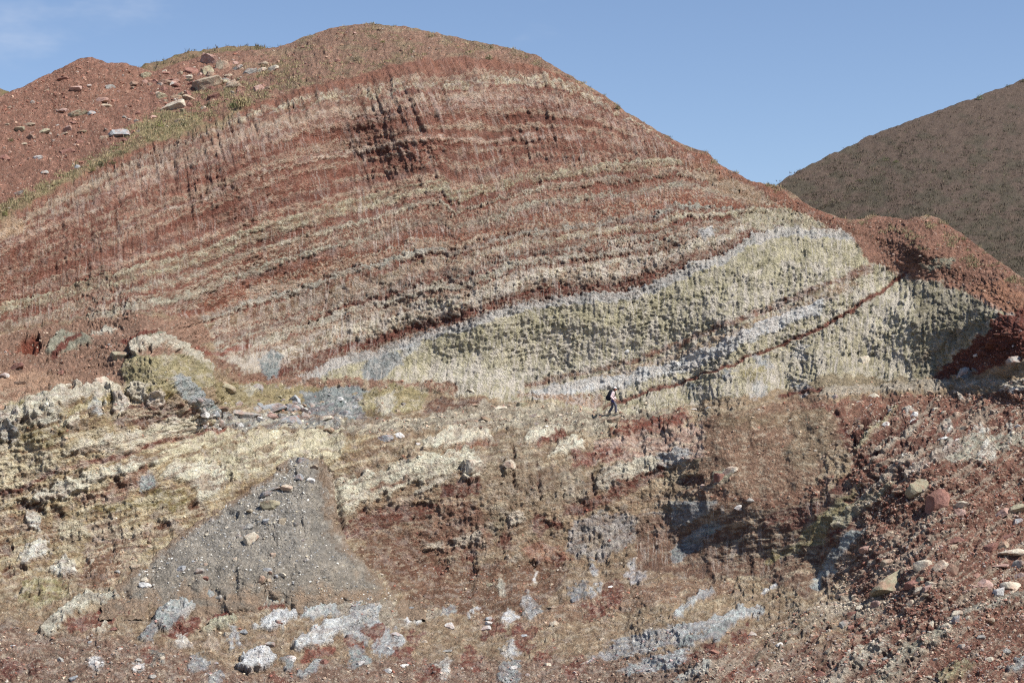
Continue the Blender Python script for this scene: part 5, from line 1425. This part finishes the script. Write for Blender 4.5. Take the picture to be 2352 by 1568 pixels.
tag(add_ob("grass", me), "sparse green and straw grass on the dome and along the cliff crest", "grass", kind="stuff")

# low scrub all over the far hill
hw = np.ones(UR.shape) * (.35 + sstep(-.3, .4, fbm(UR / 50, VR / 22, 3, 221) + (VR - 400) / 350)); hw[:2] = 0
hw = hw.reshape(-1); hw /= hw.sum()
ix = rng.choice(len(hw), 20000, p=hw)
pal_s = lin(np.array([(112, 104, 84), (118, 104, 88), (100, 98, 78), (124, 108, 92), (96, 86, 76), (112, 108, 86)]))
pos = PR.reshape(-1, 3)[ix] + np.stack([rng.uniform(-1, 1, len(ix)), rng.uniform(-1, 1, len(ix)), np.zeros(len(ix))], -1)
vs, fs, cs = tufts(pos, rng.uniform(.16, .40, len(ix)), pal_s[rng.integers(0, 6, len(ix))] * .75, 9, 23, 1.4, .9)
me = tri_mesh("steppe_scrub", vs, fs, cs); me.materials.append(MAT_VEG)
tag(add_ob("steppe_scrub", me), "low grey green scrub covering the far hill", "scrub", kind="stuff")
ix = rng.integers(0, UL.size // 2, 900)
vs, fs, cs = tufts(PL.reshape(-1, 3)[ix], rng.uniform(.2, .5, 900), pal_s[rng.integers(0, 6, 900)], 9, 25, 1.0, .7)
me = tri_mesh("hilltop_scrub", vs, fs, cs); me.materials.append(MAT_VEG)
tag(add_ob("hilltop_scrub", me), "thin dry scrub on the hill behind the boulder slope", "scrub", kind="stuff")

def shrub(pos, w, h, col, label, seed, upright=False):
    r = np.random.default_rng(seed)
    e = bpy.data.objects.new("shrub", None); COL.objects.link(e); e.location = pos
    tag(e, label, "shrub", "single shrubs")
    n = 230
    d = r.normal(size=(n, 3)); d /= np.linalg.norm(d, axis=1)[:, None]
    d[:, 2] = np.abs(d[:, 2])
    rad_ = r.uniform(.45, 1.0, (n, 1)) * (1 + .3 * np.sin(5 * np.arctan2(d[:, 1:2], d[:, :1]) + seed))
    c = d * rad_ * np.array([w / 2, w / 2 * .7, h * .9]) + np.array([0, 0, .03])
    s = .5 * min(w, h) * r.uniform(.16, .42, (n, 1, 1))
    tri = r.normal(size=(n, 3, 3)); tri /= np.linalg.norm(tri, axis=2)[..., None]
    if upright: tri[:, 2] = np.array([0, 0, 2.0]) + .5 * d
    vs = (c[:, None] + tri * s * .6).reshape(-1, 3)
    cc = np.repeat(lin(col)[None] * r.uniform(.65, 1.3, (n, 1)), 3, 0)
    me = tri_mesh("foliage", vs, np.arange(3 * n).reshape(-1, 3), cc); me.materials.append(MAT_VEG)
    add_ob("foliage", me, e)
    bm = bmesh.new()
    for k in range(6):
        a = r.uniform(0, 6.28); q = Vector((math.cos(a) * w * .3, math.sin(a) * w * .2, h * r.uniform(.5, .95)))
        side = Vector((-math.sin(a), math.cos(a), 0)) * .018
        a0 = [bm.verts.new(p) for p in (side, -side, Vector((0, 0, .03)))]
        b0 = [bm.verts.new(q + p * .4) for p in (side, -side, Vector((0, 0, .03)))]
        for i in range(3): bm.faces.new((a0[i], a0[(i + 1) % 3], b0[(i + 1) % 3], b0[i]))
    me = bpy.data.meshes.new("stem"); bm.to_mesh(me); bm.free(); me.materials.append(MAT_STEM)
    add_ob("stem", me, e)
    return e

def at_far(u, v, Uh, Vh, Ph):
    i = int(np.clip(np.searchsorted(Uh[0], u), 0, Uh.shape[1] - 1))
    j = int(np.clip(np.argmin(np.abs(Vh[:, i] - v)), 0, Uh.shape[0] - 1))
    return Ph[j, i]

G1, G2, G3, G4 = (92, 104, 66), (116, 124, 70), (150, 138, 104), (86, 92, 70)
SHRUBS = [
 (1, 1790, 328, 130, 34, G1, 'L', "long dark green shrub on the skyline behind the boulder slope"),
 (1, 1322, 348, 34, 14, G4, 'L', "tiny dark shrub on the skyline hill above the boulders"),
 (2, 232, 168, 80, 14, G4, 'H', "low dark shrub on the very summit of the dome"),
 (2, 1030, 318, 46, 30, G1, 'H', "green shrub on the skyline where the dome falls away"),
 (2, 1012, 392, 52, 40, G1, 'H', "green shrub just under the skyline shrub of the dome"),
 (2, 110, 400, 62, 34, G4, 'H', "dark shrub on the dome above the ribbed cliff"),
 (2, 290, 280, 44, 26, G2, 'H', "bright green bush in the middle of the grassy dome"),
 (2, 240, 340, 34, 20, G4, 'H', "small dark shrub below the bright green bush"),
 (2, 605, 250, 32, 16, G4, 'H', "tiny dark shrub near the dome skyline"),
 (2, 40, 424, 46, 24, G4, 'H', "small dark shrub at the cliff crest of the dome"),
 (2, 440, 310, 36, 20, G4, 'H', "small grey green shrub on the dome among straw grass"),
 (2, 885, 350, 30, 18, G2, 'H', "small yellow green shrub near the dome shoulder"),
 (2, 1895, 735, 40, 46, G3, 'H', "straw coloured tuft on the falling skyline"),
 (1, 1595, 715, 72, 66, G1, 'H', "dark green bush at the cliff crest under the boulders"),
 (1, 1665, 700, 130, 92, G3, 'H', "dry straw brush beside the dark green bush"),
 (1, 1090, 850, 105, 56, G2, 'H', "bright green clump under the pale downhill slab"),
 (1, 1245, 838, 120, 40, G4, 'H', "grey green clump at the crest below the pale slab"),
 (1, 820, 1042, 90, 36, G4, 'H', "grey green shrub below the large blue boulder"),
 (1, 690, 1120, 90, 50, G4, 'H', "grey green shrub in the row along the cliff crest"),
 (1, 770, 1115, 60, 36, G1, 'H', "dark green clump in the row along the cliff crest"),
 (1, 630, 1170, 60, 34, G2, 'H', "yellow green clump lower in the crest row"),
 (1, 70, 955, 44, 28, G1, 'H', "small green bush at the edge of the red slope"),
 (1, 30, 1455, 64, 40, G2, 'H', "green bush where the crest meets the picture edge"),
 (1, 1410, 715, 70, 40, G4, 'H', "dark tuft under the largest pale slab"),
 (3, 2040, 664, 62, 48, (130, 140, 112), 'R', "pale shrub standing tall on the far hill skyline"),
 (3, 2232, 592, 42, 20, (110, 116, 86), 'R', "low shrub high on the far hill skyline"),
 (3, 2338, 560, 44, 30, G4, 'R', "dark shrub at the top of the far hill skyline"),
 (3, 1400, 1082, 76, 34, (96, 104, 70), 'R', "wide green shrub on the far hill"),
 (3, 1465, 1112, 50, 26, (86, 104, 60), 'R', "dark green shrub beside the wide shrub on the far hill"),
 (3, 1225, 1218, 60, 22, (92, 100, 66), 'R', "low green shrub lower on the far hill"),
 (3, 995, 1082, 22, 14, G4, 'R', "tiny shrub low on the far hill skyline"),
]
for i, (n, x, y, w, h, col, where, label) in enumerate(SHRUBS):
    u, v = C(n, x, y + h * .45)
    p = {'L': lambda: at_far(u, v, UL, VL, PL), 'R': lambda: at_far(u, v, UR, VR, PR), 'H': lambda: at(u, v)[0]}[where]()
    ppm = FOC / p[1]
    shrub(Vector(p), w * SC / ppm, h * SC / ppm, col, label, 300 + i, col == G3)

# ------------------------------------------------------------------ the walking person
def tube(bm, pts, rads, seg=12, flat=1.0):
    rings = []
    pts = [Vector(p) for p in pts]
    for i, p in enumerate(pts):
        d = (pts[min(i + 1, len(pts) - 1)] - pts[max(i - 1, 0)]).normalized()
        a = d.orthogonal() if abs(d.y) > .9 else d.cross(Vector((0, 1, 0))).normalized()
        b = d.cross(a).normalized()
        rx, ry = (rads[i] if isinstance(rads[i], tuple) else (rads[i], rads[i]))
        rings.append([bm.verts.new(p + a * rx * math.cos(t) + b * ry * math.sin(t)) for t in [k * 2 * math.pi / seg for k in range(seg)]])
    for r0, r1 in zip(rings[:-1], rings[1:]):
        for k in range(seg): bm.faces.new((r0[k], r0[(k + 1) % seg], r1[(k + 1) % seg], r1[k]))
    bm.faces.new(rings[0][::-1]); bm.faces.new(rings[-1])

def ball(bm, c, r):
    m = Matrix.Translation(c) @ Matrix.Diagonal((*r, 1))
    bmesh.ops.create_uvsphere(bm, u_segments=16, v_segments=10, radius=1.0, matrix=m)

def fuse(name, bm, mat, parent=None, voxel=.014):
    bmesh.ops.recalc_face_normals(bm, faces=bm.faces)
    me = bpy.data.meshes.new(name); bm.to_mesh(me); bm.free()
    tmp = bpy.data.objects.new(name + "_tmp", me); COL.objects.link(tmp)
    md = tmp.modifiers.new("r", 'REMESH'); md.mode = 'VOXEL'; md.voxel_size = voxel
    sm = tmp.modifiers.new("s", 'SMOOTH'); sm.iterations = 2; sm.factor = .5
    dg = bpy.context.evaluated_depsgraph_get(); dg.update()
    m2 = bpy.data.meshes.new_from_object(tmp.evaluated_get(dg))
    m2.name = name
    bpy.data.objects.remove(tmp); bpy.data.meshes.remove(me)
    m2.shade_smooth(); m2.materials.clear(); m2.materials.append(mat)
    return add_ob(name, m2, parent)

M_SKIN = plain_material("skin", (166, 118, 98), .6, .08)
M_SHIRT = plain_material("pale_pink_shirt", (226, 204, 204), .85, .15)
M_TROU = plain_material("dark_trousers", (92, 92, 102), .9, .2)
M_HAT = plain_material("pale_hat", (230, 230, 226), .85, .1)
M_PACK = plain_material("black_pack_cloth", (30, 32, 42), .7, .25)
M_STRAP = plain_material("dark_strap", (24, 24, 30), .7, .2)
M_BLUE = plain_material("blue_cloth", (60, 66, 120), .85, .2)
M_SHOE = plain_material("worn_boot", (150, 140, 124), .85, .2)
M_WOOD = plain_material("wood_handle", (150, 110, 84), .7, .2)
M_HAIR = plain_material("dark_hair", (40, 34, 30), .8, .2)

fu, fv = C(5, 1858, 1312)
pf = Vector(at(fu, fv)[0])
man = bpy.data.objects.new("person", None); COL.objects.link(man)
man.location = pf + Vector((0, -.30, -.03)); man.rotation_euler = (0, 0, math.radians(-6))
tag(man, "person in a pale shirt, hat and dark trousers walking along the bench", "person")
HIPL, HIPR = (-.01, .09, .88), (.01, -.09, .88)
KNL, KNR = (.02, .10, .47), (.24, -.09, .50)
ANL, ANR = (-.20, .10, .10), (.24, -.10, .09)
SHL, SHR = (.08, .18, 1.36), (.06, -.18, 1.36)
ELL, ELR = (.10, .24, 1.08), (-.06, -.25, 1.08)
HAL, HAR = (.27, .22, .90), (.16, -.24, .85)
NECK, HEAD = (.12, 0, 1.43), (.19, 0, 1.565)
bm = bmesh.new()
tube(bm, [(0, 0, .86), (.02, 0, 1.0), (.05, 0, 1.18), (.08, 0, 1.32), (.10, 0, 1.42)], [(.11, .15), (.10, .14), (.11, .155), (.11, .17), (.06, .09)])
tube(bm, [(.10, 0, 1.38), NECK, HEAD], [.06, .055, .06])
ball(bm, HEAD, (.098, .078, .115))
tube(bm, [(.27, 0, 1.57), (.30, 0, 1.545), (.285, 0, 1.53)], [.012, .018, .014])           # nose
ball(bm, (.255, 0, 1.485), (.04, .04, .03))                                               # chin
for s in (-1, 1): ball(bm, (.18, .08 * s, 1.56), (.025, .012, .035))                      # ears
for a, b, c in ((HIPL, KNL, ANL), (HIPR, KNR, ANR)):
    tube(bm, [a, b, c], [.085, .058, .042])
    tube(bm, [Vector(c) + Vector((-.05, 0, -.04)), Vector(c) + Vector((.06, 0, -.05)), Vector(c) + Vector((.16, 0, -.07))], [.042, .045, .028])
for a, b, c, s in ((SHL, ELL, HAL, 1), (SHR, ELR, HAR, -1)):
    tube(bm, [(.08, .05 * s, 1.37), a, b, c], [.06, .058, .043, .030])
    d = (Vector(c) - Vector(b)).normalized(); c = Vector(c)
    tube(bm, [c, c + d * .05, c + d * .09], [(.022, .032), (.024, .042), (.018, .038)])   # palm
    side = Vector((0, 1, 0)); curl = Vector((-.3, 0, -1)).normalized()
    for k, L in enumerate((.068, .078, .074, .058)):
        q = c + d * .085 + side * (-.030 + .020 * k)
        tube(bm, [q, q + d * L * .5, q + d * L * .8 + curl * L * .35], [.0092, .0088, .007], 8)
    q = c + d * .03 + side * (-.03 * s) * -1
    tube(bm, [q, q + d * .035 + Vector((.03, 0, .0)), q + d * .065 + Vector((.035, 0, -.005))], [.011, .010, .008], 8)
fuse("body", bm, M_SKIN, man, .0095)
bm = bmesh.new()
tube(bm, [(0, 0, .84), (.02, 0, 1.0), (.05, 0, 1.18), (.085, 0, 1.33), (.105, 0, 1.425)], [(.135, .175), (.125, .165), (.13, .18), (.128, .19), (.072, .085)])
for a, b, c, s in ((SHL, ELL, HAL, 1), (SHR, ELR, HAR, -1)):
    tube(bm, [(.08, .07 * s, 1.36), a, b, Vector(b).lerp(Vector(c), .78)], [.07, .074, .062, .050])
fuse("shirt", bm, M_SHIRT, man, .014)
bm = bmesh.new()
tube(bm, [(-.005, 0, .80), (0, 0, .90), (.01, 0, .95)], [(.12, .165), (.128, .17), (.12, .16)])
for a, b, c in ((HIPL, KNL, ANL), (HIPR, KNR, ANR)):
    tube(bm, [a, b, Vector(b).lerp(Vector(c), .93)], [.112, .086, .082])
fuse("trousers", bm, M_TROU, man, .014)
for c in (ANL, ANR):
    bm = bmesh.new(); c = Vector(c)
    tube(bm, [c + Vector((-.075, 0, -.045)), c + Vector((.06, 0, -.05)), c + Vector((.17, 0, -.068))], [(.055, .05), (.058, .055), (.034, .045)])
    tube(bm, [c + Vector((-.01, 0, -.03)), c + Vector((0, 0, .05))], [.055, .058])
    fuse("boot", bm, M_SHOE, man, .012)
bm = bmesh.new()
tube(bm, [(.175, 0, 1.60), (.172, 0, 1.625), (.165, 0, 1.665), (.16, 0, 1.695)], [(.112, .094), (.110, .092), (.088, .078), (.03, .03)], 18)
tube(bm, [(.22, 0, 1.612), (.29, 0, 1.600), (.335, 0, 1.588)], [(.012, .088), (.011, .08), (.008, .045)], 14)
fuse("hat", bm, M_HAT, man, .009)
bm = bmesh.new()
ball(bm, (.155, 0, 1.545), (.078, .082, .07))
fuse("hair", bm, M_HAIR, man, .010)
bm = bmesh.new()
tube(bm, [(-.02, -.185, .90), (.04, -.19, .86), (.07, -.185, .76), (.05, -.18, .68)], [(.05, .03), (.075, .035), (.06, .03), (.03, .02)])
fuse("waist_cloth", bm, M_BLUE, man, .010)
bm = bmesh.new()
tube(bm, [(.10, -.20, .78), (.0, -.21, .62), (-.10, -.22, .47)], [.012, .011, .011], 8)
h_ = bpy.data.meshes.new("stick"); bm.to_mesh(h_); bm.free(); h_.materials.append(M_WOOD); h_.shade_smooth()
add_ob("stick", h_, man)
# backpack: carried, so a thing of its own
pack = bpy.data.objects.new("backpack", None); COL.objects.link(pack)
pack.location = man.location; pack.rotation_euler = man.rotation_euler
tag(pack, "large black backpack with dangling straps on the walking person", "backpack")
bm = bmesh.new()
tube(bm, [(-.22, 0, .84), (-.21, 0, .93), (-.17, 0, 1.12), (-.11, 0, 1.30), (-.07, 0, 1.42), (-.05, 0, 1.47)], [(.12, .15), (.16, .18), (.165, .185), (.14, .175), (.11, .15), (.05, .08)], 16)
tube(bm, [(-.36, 0, .92), (-.34, 0, 1.02), (-.29, 0, 1.15)], [(.06, .12), (.075, .13), (.05, .10)], 14)
fuse("pack_body", bm, M_PACK, pack, .014)
bm = bmesh.new()
tube(bm, [(-.10, 0, 1.43), (-.04, 0, 1.48), (.0, 0, 1.47)], [(.05, .13), (.06, .14), (.03, .10)], 14)
fuse("top_lid", bm, M_PACK, pack, .012)
for s in (-1, 1):
    bm = bmesh.new()
    tube(bm, [(-.02, .11 * s, 1.42), (.10, .12 * s, 1.46), (.205, .13 * s, 1.36), (.19, .15 * s, 1.16), (.08, .185 * s, 1.02), (-.08, .17 * s, .98)], [.018] * 6, 8)
    m_ = bpy.data.meshes.new("shoulder_strap"); bm.to_mesh(m_); bm.free(); m_.materials.append(M_STRAP); add_ob("shoulder_strap", m_, pack)
for x_, z_ in ((-.40, .62), (-.26, .66)):
    bm = bmesh.new()
    tube(bm, [(x_ + .03, -.08, .90), (x_, -.085, .78), (x_ - .01, -.08, z_)], [.010, .009, .008], 6)
    m_ = bpy.data.meshes.new("dangling_strap"); bm.to_mesh(m_); bm.free(); m_.materials.append(M_STRAP); add_ob("dangling_strap", m_, pack)
